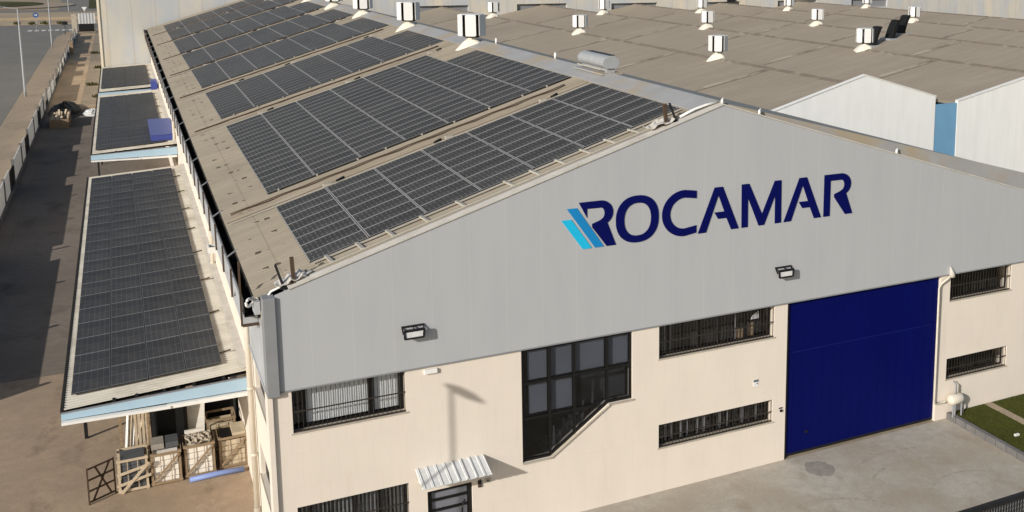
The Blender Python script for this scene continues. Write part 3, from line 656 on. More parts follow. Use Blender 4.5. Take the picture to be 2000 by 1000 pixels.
for bi, (y0, n) in enumerate(BAYS):
    for r_ in range(n):
        for c in range(7):
            y = y0 + (r_ + .5) * PITCH; x = X0 + (c + .5) * DX
            if c == 6 and bi >= 1 and r_ >= n - 3 - (1 if bi == 1 else 0): continue
            single = bi < 2 or (bi == 2 and r_ < 6)
            nm = ("front", "second", "third")[bi] if bi < 3 else ""
            lab = "solar panel in %s roof array, %s row from gable, %s column from eave" % (nm, ORD[r_ + 1], ORD[c + 1]) if single else None
            put_panel(PM, (x, y, rk(x, .10)), ANG, lab, "solar panels on the warehouse roof", single)
# ------------------------------------------------------------------ lean-to sheds
AS = .06
def az(x, zl): return zl + AS * (x + 6.5)
def annex(y0, y1, zl, x0, x1, label, px0, py0, rows, ppx, ppy, nm, single_rows, beam_drop=.55):
    t = thing("lean_to_shed", ((x0 + x1) / 2, (y0 + y1) / 2, 0), label, "shed", "lean-to sheds beside the warehouse")
    b = MB(); corr(b, x0, az(x0, zl), x1, az(x1, zl), y0, y1, .24, .042); rf = b.build("roof", M_annexroof, t, recalc=False)
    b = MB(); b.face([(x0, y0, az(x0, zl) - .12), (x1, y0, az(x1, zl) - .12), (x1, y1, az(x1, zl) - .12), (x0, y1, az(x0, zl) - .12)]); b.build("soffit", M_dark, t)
    MB().box(x0 - .12, x0 - .02, y0, y1, zl - .25, zl + .03).build("gutter", M_gutter, t)
    MB().bar((x1 - .12, y0 + .2, az(x1, zl) + .06), (x1 - .12, y1, az(x1, zl) + .06), .30, .05).build("wall_flashing", M_coping, t)
    yb = y0 - .12
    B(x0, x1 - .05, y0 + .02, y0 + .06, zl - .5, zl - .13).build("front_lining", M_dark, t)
    bt = zl + .13; bb = bt - beam_drop * .9; b = MB(); b.prism([(x0 - .1, bt - .22), (x1 - .02, bt), (x1 - .02, bb), (x0 - .1, bb + .04)], 1, yb, yb + .06)
    bm_ = b.build("beam", M_paleblue, t)
    MB().prism([(x0 - .1, bt - .19), (x1 - .02, bt + .03), (x1 - .02, bt + .002), (x0 - .1, bt - .218)], 1, yb - .02, yb + .08).build("beam_cap", M_flash, bm_)
    MB().bar((x0 - .1, yb - .06, bb - .04), (x0 + 3.4, yb - .06, bb - .10), .24, .10).bar((x0 + 3.3, yb - .0, bb - .10), (x1 - .05, yb - .0, bb - .12), .26, .14).build("beam_flange", M_white, t)
    b = MB()
    for k in range(6):
        x = x0 + 1.6 + k * (x1 - x0 - 2) / 6 + rnd.uniform(-.2, .2); B(x, x + .10, yb + .09, yb + .2, bt - .16 + .03 * k, bt + .0 + .03 * k).build("hook_bolt", M_dark, t)
    for x in (x0 + .1,):
        for y in (y0 + 9, (y0 + y1) / 2 + 4, y1 - .4): B(x, x + .14, y, y + .14, 0, az(x, zl) - .15).build("post", M_dark, t)
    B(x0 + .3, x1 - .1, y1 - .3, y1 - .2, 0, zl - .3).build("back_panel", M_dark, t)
    for k in range(int((y1 - y0) / 5)):
        y = y0 + 2.2 + k * 5.2
        if y < y1 - .5: MB().bar((x1 - 1.15, y, az(x1 - 1, zl) + .05), (x1 - .45, y + .05, az(x1, zl) + .09), .06, .05).build("rail_end", M_rust, rf)
    me = panel_mesh("solar_panel", ppx - .035, ppy - .02, .04, M_panel2)
    for r_ in range(rows):
        for c in range(4):
            x = px0 + (c + .5) * ppx; y = py0 + (r_ + .5) * ppy
            s_ = r_ < single_rows
            put_panel(me, (x, y, az(x, zl) + .13), -math.atan(AS), "solar panel on %s lean-to, %s row from front, %s column from left" % (nm, ORD[r_ + 1], ORD[c + 1]) if s_ else None, "solar panels on the lean-to roofs", s_)
    return t
annex(6.36, 49.3, 5.05, -6.55, -.37, "nearest and longest lean-to shed with pale blue front beam", -6.37, 7.42, 20, 1.285, 2.035, "nearest", 20)
annex(58.8, 96.0, 5.05, -6.50, -.37, "middle lean-to shed carrying the blue cabinet on its roof corner", -6.3, 59.9, 16, 1.285, 2.08, "middle", 0, .7)
annex(99.6, 126.8, 5.0, -6.45, -.37, "farthest and smallest lean-to shed against the concrete wall", -6.3, 101.8, 11, 1.285, 2.05, "farthest", 0, .7)
t = thing("roof_cabinet", (-1.3, 65, 5.7), "flat blue cabinet on the right edge of the middle lean-to roof", "cabinet")
B(-2.2, -.42, 60.6, 69.4, 5.46, 5.95).build("body", M_bluebox, t); B(-2.24, -.40, 60.55, 69.45, 5.951, 6.01).build("lid", plain("faded_blue_lid", (.09, .115, .29), .5, .08), t)
t = thing("roof_cabinet", (-.8, 97, 5.4), "small dark blue box at the front right corner of the farthest lean-to roof", "cabinet"); B(-1.15, -.5, 98.6, 101.2, 5.0, 6.0).build("body", M_bluebox, t); B(-1.17, -.48, 98.57, 101.23, 6.001, 6.05).build("lid", M_bluebox, t)
# remaining far panels as one object
bm = bmesh.new(); uvl = bm.loops.layers.uv.new("UVMap"); mats = [M_panel, M_panel2, M_pedge]
for me, loc, ang in rest:
    Mx = Matrix.Translation(loc) @ Matrix.Rotation(ang, 4, 'Y'); vs_ = [bm.verts.new(Mx @ v.co) for v in me.vertices]; ul = me.uv_layers[0].data
    for p in me.polygons:
        f = bm.faces.new([vs_[i] for i in p.vertices]); f.material_index = 2 if p.material_index else (0 if me is PM else 1)
        for lp, li in zip(f.loops, p.loop_indices): lp[uvl].uv = ul[li].uv
me = bpy.data.meshes.new("far_solar_panels"); bm.to_mesh(me); bm.free()
for m in mats: me.materials.append(m)
o = bpy.data.objects.new("far_solar_panels", me); COL.objects.link(o); tag(o, "far solar panels covering the rear roof arrays and the rear lean-to roofs", "solar panels", None, 'stuff')

# ------------------------------------------------------------------ roof ventilators
def ventilator():
    t = thing("roof_ventilator", (0, 0, 0), "x", "ventilator")
    b = MB(); n = 24; top = [(.42 * math.cos(i * 2 * math.pi / n), .42 * math.sin(i * 2 * math.pi / n), .52) for i in range(n)]
    def sq(i, rx, ry):
        a = i * 2 * math.pi / n; c, s_ = math.cos(a), math.sin(a); k = 1 / max(abs(c), abs(s_)); return (rx * c * k, ry * s_ * k)
    mid = [(sq(i, .62, .58)[0], sq(i, .62, .58)[1], .32) for i in range(n)]; bot = [(*sq(i, .95, .72), 0) for i in range(n)]
    bot = [(x - .25, y, -.24 * abs(x - .25) - .02) for x, y, _ in bot]
    L = [[b.bm.verts.new(p) for p in r] for r in (bot, mid, top)]
    for A, C in zip(L, L[1:]):
        for i in range(n): b.bm.faces.new((A[i], A[(i + 1) % n], C[(i + 1) % n], C[i])).smooth = True
    b.build("skirt", M_ventbase, t)
    MB().tube([(0, 0, .45), (0, 0, .72)], .40, 20).build("neck", M_ventbase, t)
    MB().tube([(0, 0, .66), (0, 0, .80), (0, 0, 2.2), (0, 0, 2.26)], [.50, .70, .70, .3], 20).build("core", M_dark, t)
    MB().tube([(0, 0, 2.27), (0, 0, 2.30)], [.86, .80], 24).build("cap", M_vent, t)
    for i in range(6):
        a = i * math.pi / 3; hw, z0_, z1_, rc = .37, .78, 2.28, .10
        out = []
        for cx, cz, a0 in ((hw - rc, z1_ - rc, 0), (-hw + rc, z1_ - rc, 90), (-hw + rc, z0_ + rc, 180), (hw - rc, z0_ + rc, 270)): out += arc(cx, cz, rc, rc, a0, a0 + 90, 4)
        b = MB().prism(out, 1, -.90, -.86)
        bmesh.ops.rotate(b.bm, verts=b.bm.verts, cent=(0, 0, 0), matrix=Matrix.Rotation(a, 3, 'Z')); b.build("deflector_panel", M_vent, t)
    return t
VP = ventilator(); first = True
def put_vent(x, y, z, rz, sc, label, group):
    global first
    o = VP if first else copy_tree(VP); first = False
    o.location = (x, y, z); o.rotation_euler = (0, 0, rz); o.scale = (sc,) * 3; tag(o, label, "ventilator", group)
VV = ["nearest to the gable peak", "second from the gable peak", "third from the gable peak", "fourth from the gable peak", "fifth from the gable peak", "sixth and farthest"]
for i, y in enumerate(VENTY):
    put_vent(15.98, y, ZP - .30, R(-22 + i * 7), .9, "white ventilator with wide skirt on the warehouse ridge, %s" % VV[i], "ventilators on the warehouse ridge")
RX = [40.6, 57.2, 73.8, 90.4, 107.0, 123.6]; RZ = [12.28, 12.28, 12.1, 12.0, 12.0, 12.0]
YF = [(41.6, 71.4, 101.2), (43.2, 72.6, 102.3), (74.0, 103.5), (75.3, 105.0), (106.5,)]
HN = ["first", "second", "third", "fourth", "fifth"]
for k, ys in enumerate(YF):
    for i, y in enumerate(ys):
        put_vent(RX[k], y, RZ[k] + .0, R(-30 + 17 * i + 11 * k), .85, "white ventilator on the %s brown hall ridge, %s from the front" % (HN[k], ORD[i + 1]), "ventilators on the brown hall ridges")
# long gray ridge vent
t = thing("ridge_vent", (16.72, 12.1, ZP), "long rounded gray galvanised vent lying along the ridge near the gable peak", "vent")
oct_ = [(.46 * math.cos(R(a)), .33 * math.sin(R(a))) for a in range(-60, 241, 20)]
MB().prism([(16.72 + x, ZP + .55 + z) for x, z in oct_], 1, 10.6, 13.7).build("hood", M_galv, t, bevel=.02)
B(16.5, 16.94, 10.7, 13.6, ZP + .02, ZP + .32).build("base", M_galv, t); B(16.15, 17.2, 10.4, 13.9, ZP + .0, ZP + .07).build("flashing_tray", M_ridge, t)
MB().box(16.2, 16.25, 10.7, 13.6, ZP + .22, ZP + .27).build("side_rail", M_alu, t); B(16.72, 17.0, 10.8, 13.5, ZP + .87, ZP + .895).build("vent_slot", M_dark, t)

# ------------------------------------------------------------------ neighbouring halls
YW = 127.0
SH = .2; HF = [21.8, 21.8, 21.8, 21.8, 21.8]
for k in range(5):
    x, z = RX[k], RZ[k]; xl, xr = x - 8.28, x + 8.28; yf = HF[k]
    lab = ["brown roofed hall with a white gable front behind the gray gable", "second brown roofed hall beyond the blue panel and the white gable", "third brown roofed hall with three black cowls", "fourth brown roofed hall from the gray gable", "fifth and farthest brown roofed hall"][k]
    t = thing("factory_hall", (x, 70, 0), lab, "hall", "brown roofed halls")
    zz = lambda xx, h=0: z - SH * abs(xx - x) + h
    MB().prism([(xl, zz(xl)), (x, z), (xr, zz(xr)), (xr, zz(xr) - .2), (x, z - .2), (xl, zz(xl) - .2)], 1, yf + .3, YW - .05).build("roof", M_nave, t)
    MB().prism([(x - .38, zz(x - .38, .03)), (x, z + .09), (x + .38, zz(x + .38, .03)), (x + .38, zz(x + .38, .005)), (x - .38, zz(x - .38, .005))], 1, yf + .3, YW - .05).build("ridge_cap", M_naveline, t)
    for i in range(7):
        ys = 18 + 15 * i
        if ys < yf + .5: continue
        b = MB(); b.bar((xl + .3, ys, zz(xl + .3, .02)), (x - .45, ys, zz(x - .45, .02)), .10, .05); b.build("roof_seam", M_naveline, t)
        b = MB(); b.bar((xl + .3 + 2.2 * (i % 2), ys + .45, zz(xl + .3 + 2.2 * (i % 2), .012)), (x - .45, ys + .45, zz(x - .45, .012)), .62, .03); b.build("overlap_strip", M_navepale, t)
    if k == 0:
        gx0, gx1 = xl, 46.85
        MB().prism([(gx0, 0), (gx1, 0), (gx1, 11.2), (x, 13.0), (gx0, 10.75)], 1, yf, yf + .25).build("gable_wall", M_whitegable, t)
        b = MB(); b.bar((gx0, yf + .12, 10.78), (x, yf + .12, 13.03), .34, .06); b.bar((x, yf + .12, 13.03), (gx1 + .05, yf + .12, 11.22), .34, .06); b.build("coping", M_white, t)
        B(gx1 - .001, xr, yf + .04, yf + .28, 0, 10.6).build("side_panel", M_bluewall, t)
    else:
        MB().prism([(xl, 0), (xr, 0), (xr, zz(xr) + .1), (x, z + .15), (xl, zz(xl) + .1)], 1, yf, yf + .25).build("gable_wall", M_whitegable, t)
        b = MB(); b.bar((xl, yf + .12, zz(xl) + .13), (x, yf + .12, z + .18), .34, .06); b.bar((x, yf + .12, z + .18), (xr, yf + .12, zz(xr) + .13), .34, .06); b.build("coping", M_white, t)
# black cowls on the third hall
for i, (x, y) in enumerate([(68.6, 56.6), (71.6, 57.2), (74.0, 58.4)]):
    zz = RZ[2] - SH * abs(x - RX[2]); t = thing("roof_cowl", (x, y, zz), "black leaning cowl on the third hall roof, %s of three" % ["lowest and leftmost", "the middle one", "highest and rightmost"][i], "cowl", "black cowls on the third hall roof")
    b = MB(); prev = None
    for s_ in range(9):
        f_ = s_ / 8; cy = x + .9 * f_ ** 1.4 * .9; cz = zz + 2.35 * f_ - .25 * f_ * f_; hw = .62 - .08 * f_
        ring = [b.bm.verts.new((cy - .25 + .5 * (j % 2), y + (-hw if j < 2 else hw), cz + (0 if j in (0, 2) else .02))) for j in (0, 1, 3, 2)]
        if prev:
            for j in range(4): b.bm.faces.new((prev[j], prev[(j + 1) % 4], ring[(j + 1) % 4], ring[j]))
        else: b.bm.faces.new(ring)
        prev = ring
    b.bm.faces.new(prev[::-1]); b.build("duct", M_tarp, t, bevel=.04)
    B(x - .7, x + .9, y - .85, y + .85, zz - .1, zz + .12).build("flashing_tray", M_galv, t)

# ------------------------------------------------------------------ concrete building behind
t = thing("concrete_building", (90, YW, 0), "long pale precast concrete building behind all the halls", "building")
us = [-6.15, 200]; ho = []
for k in range(6): ho.append((RX[k] - 4.25, RX[k] + 4.35, RZ[k] - 1.35, RZ[k] + .2))
us = sorted(set(us) | {q for a in ho for q in a[:2]}); vs = sorted({0., 17.5} | {q for a in ho for q in a[2:]})
MB().wall(us, vs, lambda u, v: any(a[0] < u < a[1] and a[2] < v < a[3] for a in ho), YW, YW + .6).build("wall", M_backwall, t)
for a in ho: B(a[0] - .2, a[1] + .2, YW + .45, YW + .55, a[2] - .2, a[3] + .1).build("recess_panel", M_flash, t)
B(-6.45, -6.16, YW - .12, YW + .7, 0, 17.4).build("corner_pier", plain("cream_pier", (.72, .64, .50), .8, .06), t)
B(-6.4, 200, YW + .7, YW + 60, 0, 17.0).build("hall_body", M_backwall, t); B(-6.5, 200.1, YW - .1, YW + 60, 17.51, 17.8).build("parapet_cap", M_coping, t)
b = MB().box(-1.0, .35, YW - .35, YW - .01, 9.6, 10.0); o = b.build("wall_lamp", M_dark, loc=(-.3, YW, 9.8)); tag(o, "dark oval lamp on the concrete wall left of the solar roof", "wall lamp")
tag(MB().tube([(.05, YW - .12, 9.5), (.05, YW - .12, 3.0)], .07, 8).build("conduit", M_rust, loc=(.05, YW, 3)), "thin brown conduit running down the concrete wall under the lamp", "conduit")
tag(MB().box(92, 93.6, YW - .4, YW, 12.2, 12.6).build("wall_lamp", M_dark, loc=(93, YW, 12.4)), "dark lamp on the concrete wall above the brown halls", "wall lamp")

# ------------------------------------------------------------------ yard: boundary fence, gate, lamps, signs
t = thing("boundary_fence", (-13.2, 110, 0), "white sheet and dark mesh boundary fence between the yard and the pavement", "fence")
segs = [(20, 44), (48, 70), (74, 88), (92, 108), (114, 124), (130, 150), (163, 171), (178, 183), (188, 196), (204, 232), (240, 252)]
for y0, y1 in segs: B(-13.25, -13.19, y0, y1, .25, 2.25 if y0 < 128 else 1.6).build("sheet_panel", M_fence, t)
for (a, c), (d, e) in zip(segs, segs[1:]):
    B(-13.24, -13.20, c + .02, d - .02, .1, 1.95 if c < 120 else 1.0).build("dark_infill", M_gutter, t)
for y in range(20, 254, 9): B(-13.32, -13.1, y - .1, y + .1, 0, 2.45).build("fence_post", M_block, t)
B(-13.4, -13.05, 5, 260, 0, .3).build("plinth", M_block, t)
t = thing("corrugated_gate", (-11.2, 268, 0), "gray and white corrugated gate with dark base beside the concrete building", "gate")
b = MB()
for i in range(11):
    x = -13.0 + i * .34
    b.mi = i % 2; b.box(x, x + .33, 268, 268.2 + .1 * (i % 2), 2.0, 4.6)
b.build("gate_leaf", [M_fence, M_galv], t); B(-13.0, -9.3, 268.02, 268.25, 0, 1.99).build("gate_base", M_dark, t)
tag(B(-14.3, -13.2, 262, 263.2, 0, 4.8).build("gate_pillar", M_sill, loc=(-13.7, 262.5, 0)), "square beige gate pillar at the far end of the boundary fence", "pillar")
tag(B(-13.1, -12.4, 205, 206, 0, 2.6).build("gate_pillar", M_wood, loc=(-12.8, 205.5, 0)), "square tan pillar standing just inside the boundary fence", "pillar")
for x, y, lab in ((-16.46, 139, "tall slim street lamp nearest on the pavement edge"), (-16.94, 224, "tall slim street lamp farther along the pavement edge"), (-17.9, 350, "tall slim street lamp beyond the zebra crossing")):
    t = thing("street_lamp", (x, y, 0), lab, "street lamp", "street lamps along the road")
    MB().tube([(x, y, 0), (x, y, 1.2), (x, y, 12.5)], [.17, .15, .09], 10).build("pole", M_galv, t); MB().bar((x, y, 12.5), (x - 2.0, y, 12.9), .1, .1).build("arm", M_galv, t)
    MB().tube([(x - 1.8, y, 12.86), (x - 2.3, y, 12.95), (x - 2.7, y, 12.98)], [.1, .2, .08], 10).build("lamp_head", M_galv, t)
# the mast whose shadow falls on the facade stands in the forecourt
k_ = 9.3; lx, ly, lz = 5.67 - .79 / .48 * k_, -k_, 5.95 + .385 / .48 * k_
t = thing("street_lamp", (lx, ly, 0), "tall forecourt lamp whose shadow falls on the cream wall above the awning", "street lamp")
MB().tube([(lx, ly, 0), (lx, ly, 1.0), (lx, ly, lz)], [.12, .065, .045], 10).build("pole", M_galv, t)
MB().tube([(lx, ly + .12, lz + .10), (lx, ly - .12, lz + .03), (lx, ly - .40, lz - .07), (lx, ly - .72, lz - .19)], [.06, .14, .15, .05], 10).build("lamp_head", M_galv, t)
def disc(cx, y, cz, r, n=24): return [(cx + r * math.cos(2 * math.pi * i / n), cz + r * math.sin(2 * math.pi * i / n)) for i in range(n)]
t = thing("road_sign", (-20.9, 268, 0), "round blue road sign with white centre near the zebra crossing", "road sign")
MB().tube([(-22.1, 268, 0), (-22.1, 268, 4.0)], .05, 8).build("post", M_galv, t); MB().prism(disc(-22.1, 0, 4.4, .62), 1, 267.86, 267.92).build("plate", plain("blue_sign_paint", (.05, .12, .30), .4), t)
MB().prism([(-22.4, 4.3), (-22.0, 4.3), (-22.0, 4.15), (-21.75, 4.42), (-22.0, 4.7), (-22.0, 4.55), (-22.4, 4.55)], 1, 267.83, 267.855).build("arrow_mark", M_mark, t)
t = thing("road_sign", (-11.6, 272, 0), "white triangular yield sign above the corrugated gate", "road sign")
MB().tube([(-11.6, 272, 0), (-11.6, 272, 5.0)], .06, 8).build("post", M_galv, t); MB().prism([(-12.2, 6.0), (-11.0, 6.0), (-11.6, 4.95)], 1, 271.85, 271.92).build("plate", M_white, t)
t = thing("information_sign", (-15.6, 258, 0), "small dark rectangular sign on a post at the pavement corner", "sign")
MB().tube([(-15.7, 258, 0), (-15.6, 258, 2.6)], .06, 8).build("post", M_dark, t); MB().box(-16.2, -15.0, 257.9, 258, 2.5, 3.3).build("plate", M_dark, t)
# junk in the back yard
def pile(name, cx, cy, rx, ry, h, m, label, seed, cat="pile"):
    r2 = random.Random(seed); b = MB(); n, k = 18, 7; L = []
    for j in range(k):
        f_ = j / (k - 1); L.append([b.bm.verts.new((cx + rx * (1 - f_ ** 1.6) * math.cos(i * 2 * math.pi / n) * r2.uniform(.8, 1.15), cy + ry * (1 - f_ ** 1.6) * math.sin(i * 2 * math.pi / n) * r2.uniform(.8, 1.15), h * f_ * r2.uniform(.75, 1.1))) for i in range(n)])
    for A, C in zip(L, L[1:]):
        for i in range(n): b.bm.faces.new((A[i], A[(i + 1) % n], C[(i + 1) % n], C[i]))
    tag(b.build(name, m, loc=(cx, cy, 0)), label, cat)
pile("tarpaulin_heap", -10.9, 121.5, 2.0, 7.5, 1.3, M_tarp, "black tarpaulin heap by the boundary fence beyond the middle lean-to", 1, "heap")
pile("rubble_heap", -7.7, 119.0, 1.2, 3.0, .55, M_white, "small white rubble heap beside the black tarpaulin heap", 2, "heap")
t = thing("timber_crate", (-11.0, 112, 0), "open tan crate full of scrap in front of the black tarpaulin heap", "crate")
MB().box(-12.0, -10.0, 107, 107.1, 0, 1.1).box(-12.0, -10.0, 113.9, 114, 0, 1.1).box(-12.0, -11.9, 107.1, 113.9, 0, 1.1).box(-10.1, -10.0, 107.1, 113.9, 0, 1.1).build("sides", M_wood, t)
b = MB(); r2 = random.Random(4)
for i in range(24): x, y = r2.uniform(-11.7, -10.3), r2.uniform(107.5, 113.5); b.bar((x, y, .3), (x + r2.uniform(-.8, .8) * .5, y + r2.uniform(-1, 1), r2.uniform(.9, 1.4)), .2, .3)
b.build("scrap", M_palewood, t)
tag(B(-9.6, -9.3, 268, 270, 0, 2).build("gate_stop", M_block, loc=(-9.45, 269, 0)), "short block post between the corrugated gate and concrete building", "post")
for i, (x, y) in enumerate([(-8.2, 150), (-7.6, 176), (-8.6, 205), (-7.2, 135)]):
    tuft("weed_tuft", x, y, 0, 40, .8, .6, M_scrub, "low dark weed tuft in the back yard, %s from the lean-tos" % ORD[[2, 3, 4, 1][i]], "weeds in the back yard")
# sheets stacked between the lean-tos
t = thing("sheet_stack", (-3.5, 53, 0), "stack of pale boards and scrap between the nearest and middle lean-tos", "stack")
b = MB(); r2 = random.Random(9)
for i in range(14): x = -6.2 + r2.random() * 4; y = 51 + r2.random() * 4; b.box(x, x + r2.uniform(1, 2.4), y, y + r2.uniform(.5, 1.2), 1.2 + i * .12, 1.3 + i * .12)
b.build("board", M_stonepale, t); B(-5.9, -1.2, 51, 55, 0, 1.19).build("timber_base", M_wood, t)
b = MB().box(-2.6, -.5, 50.6, 54.5, 0, 3.6); tag(b.build("dark_container", M_tarp, loc=(-1.5, 52.5, 0)), "black covered stack between the nearest and middle lean-tos by the wall", "stack")

# ------------------------------------------------------------------ crates and materials under the nearest lean-to
def crate(x0, x1, y0, y1, h, label, content, wood=M_wood, top=None, brace=True, fill=.95):
    t = thing("timber_crate", ((x0 + x1) / 2, (y0 + y1) / 2, 0), label, "crate", "timber crates of stone under the nearest lean-to")
    b = MB(); p = .09
    for x in (x0, x1 - p):
        for y in (y0, y1 - p): b.box(x, x + p, y, y + p, 0, h + .03)
    for z in (.10, h * .98):
        for y in (y0 - .025, y1): b.box(x0 - .02, x1 + .02, y, y + .025, z - .05, z + .05)
        for x in (x0 - .025, x1): b.box(x, x + .025, y0, y1, z - .05, z + .05)
    for f_ in (.33, .67): b.box(x0 + (x1 - x0) * f_ - .012, x0 + (x1 - x0) * f_ + .012, y0 - .02, y0, .15, h - .05)
    b.build("frame", wood, t)
    if brace: MB().bar((x0 + .05, y0 - .04, .15), (x1 - .05, y0 - .04, h - .1), .025, .09).build("brace", wood, t)
    b = MB(); n = 5
    for i in range(n): b.box(x0 + .11, x1 - .11, y0 + .05 + .01 * (i % 2), y1 - .1, .06 + (h * fill - .06) * i / n, .06 + (h * fill - .06) * (i + 1) / n - .03)
    b.build("stone_slab", content, t)
    if top: top(t, x0, x1, y0, y1, h)
    return t
def top_two(t, x0, x1, y0, y1, h):
    xm = (x0 + x1) / 2
    for a, c, m in ((x0 + .06, xm - .03, plain("gray_lid", (.30, .27, .23), .7, .15)), (xm + .03, x1 - .06, M_stonegray)): B(a, c, y0 + .45, y1 + .1, h, h + .22).build("lid", m, t)
def top_wrap(t, x0, x1, y0, y1, h):
    r2 = random.Random(5); b = MB(); g2 = {}
    for i in range(15):
        for j in range(13): g2[i, j] = b.bm.verts.new((x0 + .08 + (x1 - x0 - .16) * i / 14, y0 + .08 + (y1 - y0 - .16) * j / 12, h - .05 + r2.uniform(0, .17)))
    for i in range(14):
        for j in range(12): b.bm.faces.new((g2[i, j], g2[i + 1, j], g2[i + 1, j + 1], g2[i, j + 1]))
    b.build("plastic_wrap", M_wrap, t)
    B(x0 + .1, x1 - .3, y1 + .02, y1 + .15, h - .2, h + .15).build("end_board", M_stonepale, t)
def top_half(t, x0, x1, y0, y1, h):
    xm = (x0 + x1) / 2
    B(xm, x1 - .05, y0 + .1, y1, h - .1, h + .10).build("stone_block", M_stonetan, t); B(x0 + .1, xm - .04, y0 + .1, y1 - .1, h - .06, h - .02).build("void_shade_sheet", M_tarp, t)  # black sheet painted as the shade inside the open half
def top_planks(t, x0, x1, y0, y1, h):
    MB().bar((x0 - .05, y0 - .07, .35), (x1 + .1, y0 - .07, .62), .03, .11).bar((x0 - .03, y0 - .07, .80), (x1 + .1, y0 - .07, 1.05), .03, .11).bar((x0 + .1, y0 - .10, .05), (x1 + .05, y0 - .10, 1.15), .03, .11).build("plank", M_palewood, t)
crate(-5.13, -4.06, 9.4, 10.5, 1.37, "leftmost crate of dark gray slabs with loose pale planks on its front", M_stonegray, M_palewood, top_planks, False, 1.0)
crate(-3.96, -2.85, 9.45, 10.55, 1.33, "crate of white slabs with two gray lids on top", M_stonepale, M_wood, top_two)
crate(-2.73, -1.59, 9.55, 10.7, 1.37, "crate with crumpled plastic wrap over its top", M_stonepale, M_wood, top_wrap)
crate(-1.42, -.32, 9.75, 10.9, 1.35, "rightmost front crate of tan stone with a half open top", M_stonetan, M_wood, top_half, True, .9)
crate(-1.75, -.62, 11.3, 12.3, 1.55, "crate holding two pale blocks behind the half open one", M_stonetan, M_wood, None, False, .85)
t = thing("wrapped_stack", (-1.2, 13.6, 0), "shiny black wrapped stack behind the two pale blocks crate", "stack"); B(-2.0, -.55, 12.6, 14.6, 0, 2.1).build("load", M_tarp, t, bevel=.12); B(-2.05, -.5, 12.5, 14.7, 0, .15).build("pallet", M_wood, t)
t = thing("wrapped_stack", (-3.1, 13.2, 0), "wide black covered stack in shade behind the gray lidded crate", "stack"); B(-3.85, -2.45, 11.5, 15.5, .15, 3.2).build("load", M_tarp, t, bevel=.15); B(-3.85, -2.45, 11.5, 15.5, 0, .149).build("pallet", M_wood, t)
o = MB().bar((-2.25, 11.6, .05), (-2.1, 12.0, 2.6), .75, .05, (0, 1, 0)).build("leaning_board", M_stonepale, loc=(-2.2, 11.7, 0)); tag(o, "tall pale board leaning between the two black stacks", "board")
t = thing("timber_rack", (-4.4, 11.3, 0), "tan slatted rack holding long pale poles behind the leftmost crate", "rack")
b = MB()
for x in (-5.0, -3.98):
    for y in (10.9, 12.2): b.box(x, x + .09, y, y + .09, 0, 3.0)
b.box(-5.0, -3.9, 10.86, 10.9, 1.0, 1.14); b.box(-5.0, -3.9, 10.86, 10.9, .45, .58); b.box(-5.0, -3.9, 12.1, 12.19, 1.9, 2.0)
b.build("frame", M_wood, t)
for i in range(4): x = -4.45 + i * .14; B(x, x + .09, 10.95, 11.0, .5, 2.8 - .1 * (i % 2)).build("slat", M_palewood, t)
for i in range(6):
    x = -4.85 + .11 * i; MB().bar((x, 11.05 + .05 * i, .5), (x + .25 - .07 * (i % 3) + .08 * i, 11.7, 2.9 - .16 * i), .085, .06).build("pole", M_palewood if i % 2 else M_white, t)
t = thing("lattice_gate", (-5.9, 9.2, 0), "rusty lattice gate leaf standing at the left of the crates", "gate")
b = MB(); q0, q1 = (-6.15, 9.0), (-5.25, 9.6)
P = lambda f_, z: (q0[0] + (q1[0] - q0[0]) * f_, q0[1] + (q1[1] - q0[1]) * f_, z)
for z in (.1, .55, 1.0, 1.45): b.bar(P(0, z), P(1, z), .05, .06)
for f_ in (0, 1): b.bar(P(f_, 0), P(f_, 1.5), .06, .06)
b.bar(P(.15, .1), P(.85, 1.45), .05, .06); b.bar(P(.85, .1), P(.3, 1.45), .05, .06); b.build("lattice", M_rust, t)
o = MB().tube([(-2.6, 9.15, .12), (-1.5, 9.2, .13), (-.55, 9.15, .12)], .11, 10).build("blue_pipe", M_bluepipe, loc=(-1.6, 9.2, 0)); tag(o, "long blue plastic pipe lying on the ground before the crates", "pipe")
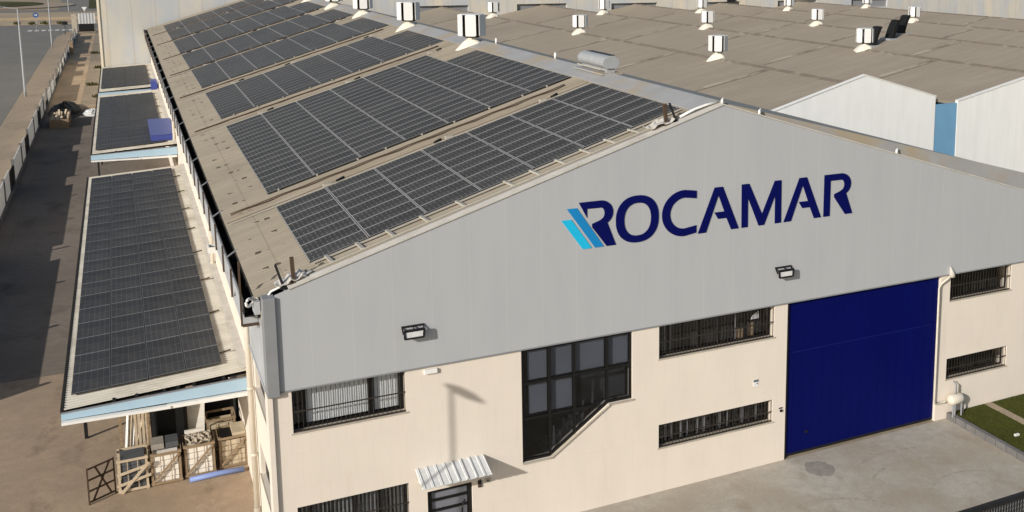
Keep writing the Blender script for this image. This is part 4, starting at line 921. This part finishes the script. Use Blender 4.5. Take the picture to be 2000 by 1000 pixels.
# ------------------------------------------------------------------ right: lawn, kerb, path, railing
sheet("lawn", rect(29.02, 90, -40, -.02), .25, M_lawn, .25)
sheet("garden_path", [(31.12, -.03), (31.55, -.03), (31.9, -40), (31.3, -40)], .262, M_pave, .2)
b = MB()
for i in range(24): y = -.05 - i * .62; b.box(28.78, 29.02, y - .585, y, 0, .32)
t = tag(b.build("garden_kerb", M_block, loc=(28.9, -4, 0), bevel=.012), "gray block kerb along the edge of the lawn", "kerb")
b = MB(); r2 = random.Random(11)
for i in range(9000):
    x, y = r2.uniform(29.05, 34.5), r2.uniform(-8, -.05)
    if 31.1 < x < 31.6: continue
    a = r2.uniform(0, 6.28); h = r2.uniform(.02, .06); w_ = .02; b.face([(x - w_ * math.cos(a), y - w_ * math.sin(a), .25), (x + w_ * math.cos(a), y + w_ * math.sin(a), .25), (x + r2.uniform(-.03, .03), y + r2.uniform(-.03, .03), .25 + h)])
tag(b.build("grass", M_lawn, recalc=False), "short green grass of the lawn right of the navy door", "grass", None, 'stuff')
tag(B(29.9, 30.15, -3.2, -3.1, .25, .33).build("marker_stone", M_white, loc=(30, -3.15, .25)), "small white stone lying on the lawn by the kerb", "stone")
t = thing("railing", (26, -8.3, 0), "dark steel railing at the front edge of the forecourt", "railing")
B(21.7, 34, -8.36, -8.16, 1.08, 1.26).build("top_rail", M_dark, t, bevel=.02); B(21.75, 34, -8.3, -8.22, .12, .2).build("bottom_rail", M_dark, t)
b = MB()
for i in range(90): x = 21.8 + i * .135; b.box(x, x + .035, -8.28, -8.24, .2, 1.08)
b.build("baluster", M_dark, t)
for x in (21.72, 25.8, 29.9): B(x, x + .1, -8.31, -8.21, 0, 1.08).build("rail_post", M_dark, t)
b = MB(); r2 = random.Random(2); b.face([(20.75 + .62 * r2.uniform(.85, 1.12) * math.cos(i * .26), -1.3 + .66 * r2.uniform(.85, 1.12) * math.sin(i * .26), .009) for i in range(24)]); tag(b.build("oil_stain", M_oil), kind='structure')

def tyre(cx, cy, r0, a0, a1, w_, z):
    b = MB(); n = 30; A = [(cx + (r0 + d) * math.cos(R(a0 + (a1 - a0) * i / n)), cy + (r0 + d) * math.sin(R(a0 + (a1 - a0) * i / n)), z) for d in (0, w_) for i in range(n + 1)]
    for i in range(n):
        if (i * 7 + int(r0 * 10)) % 5: b.face([A[i], A[i + 1], A[n + 2 + i], A[n + 1 + i]])
    tag(b.build("tyre_mark", M_tyre), kind='structure')
M_tyre = plain("tyre_scuff", (.365, .32, .255), .9, .2, 4.)
tyre(24.2, -5.6, 3.2, 60, 130, .13, .010); tyre(24.2, -5.6, 4.1, 70, 118, .15, .011); tyre(25.4, -6.6, 2.4, 40, 150, .12, .012); tyre(18.5, -7, 3.6, 30, 95, .14, .013)
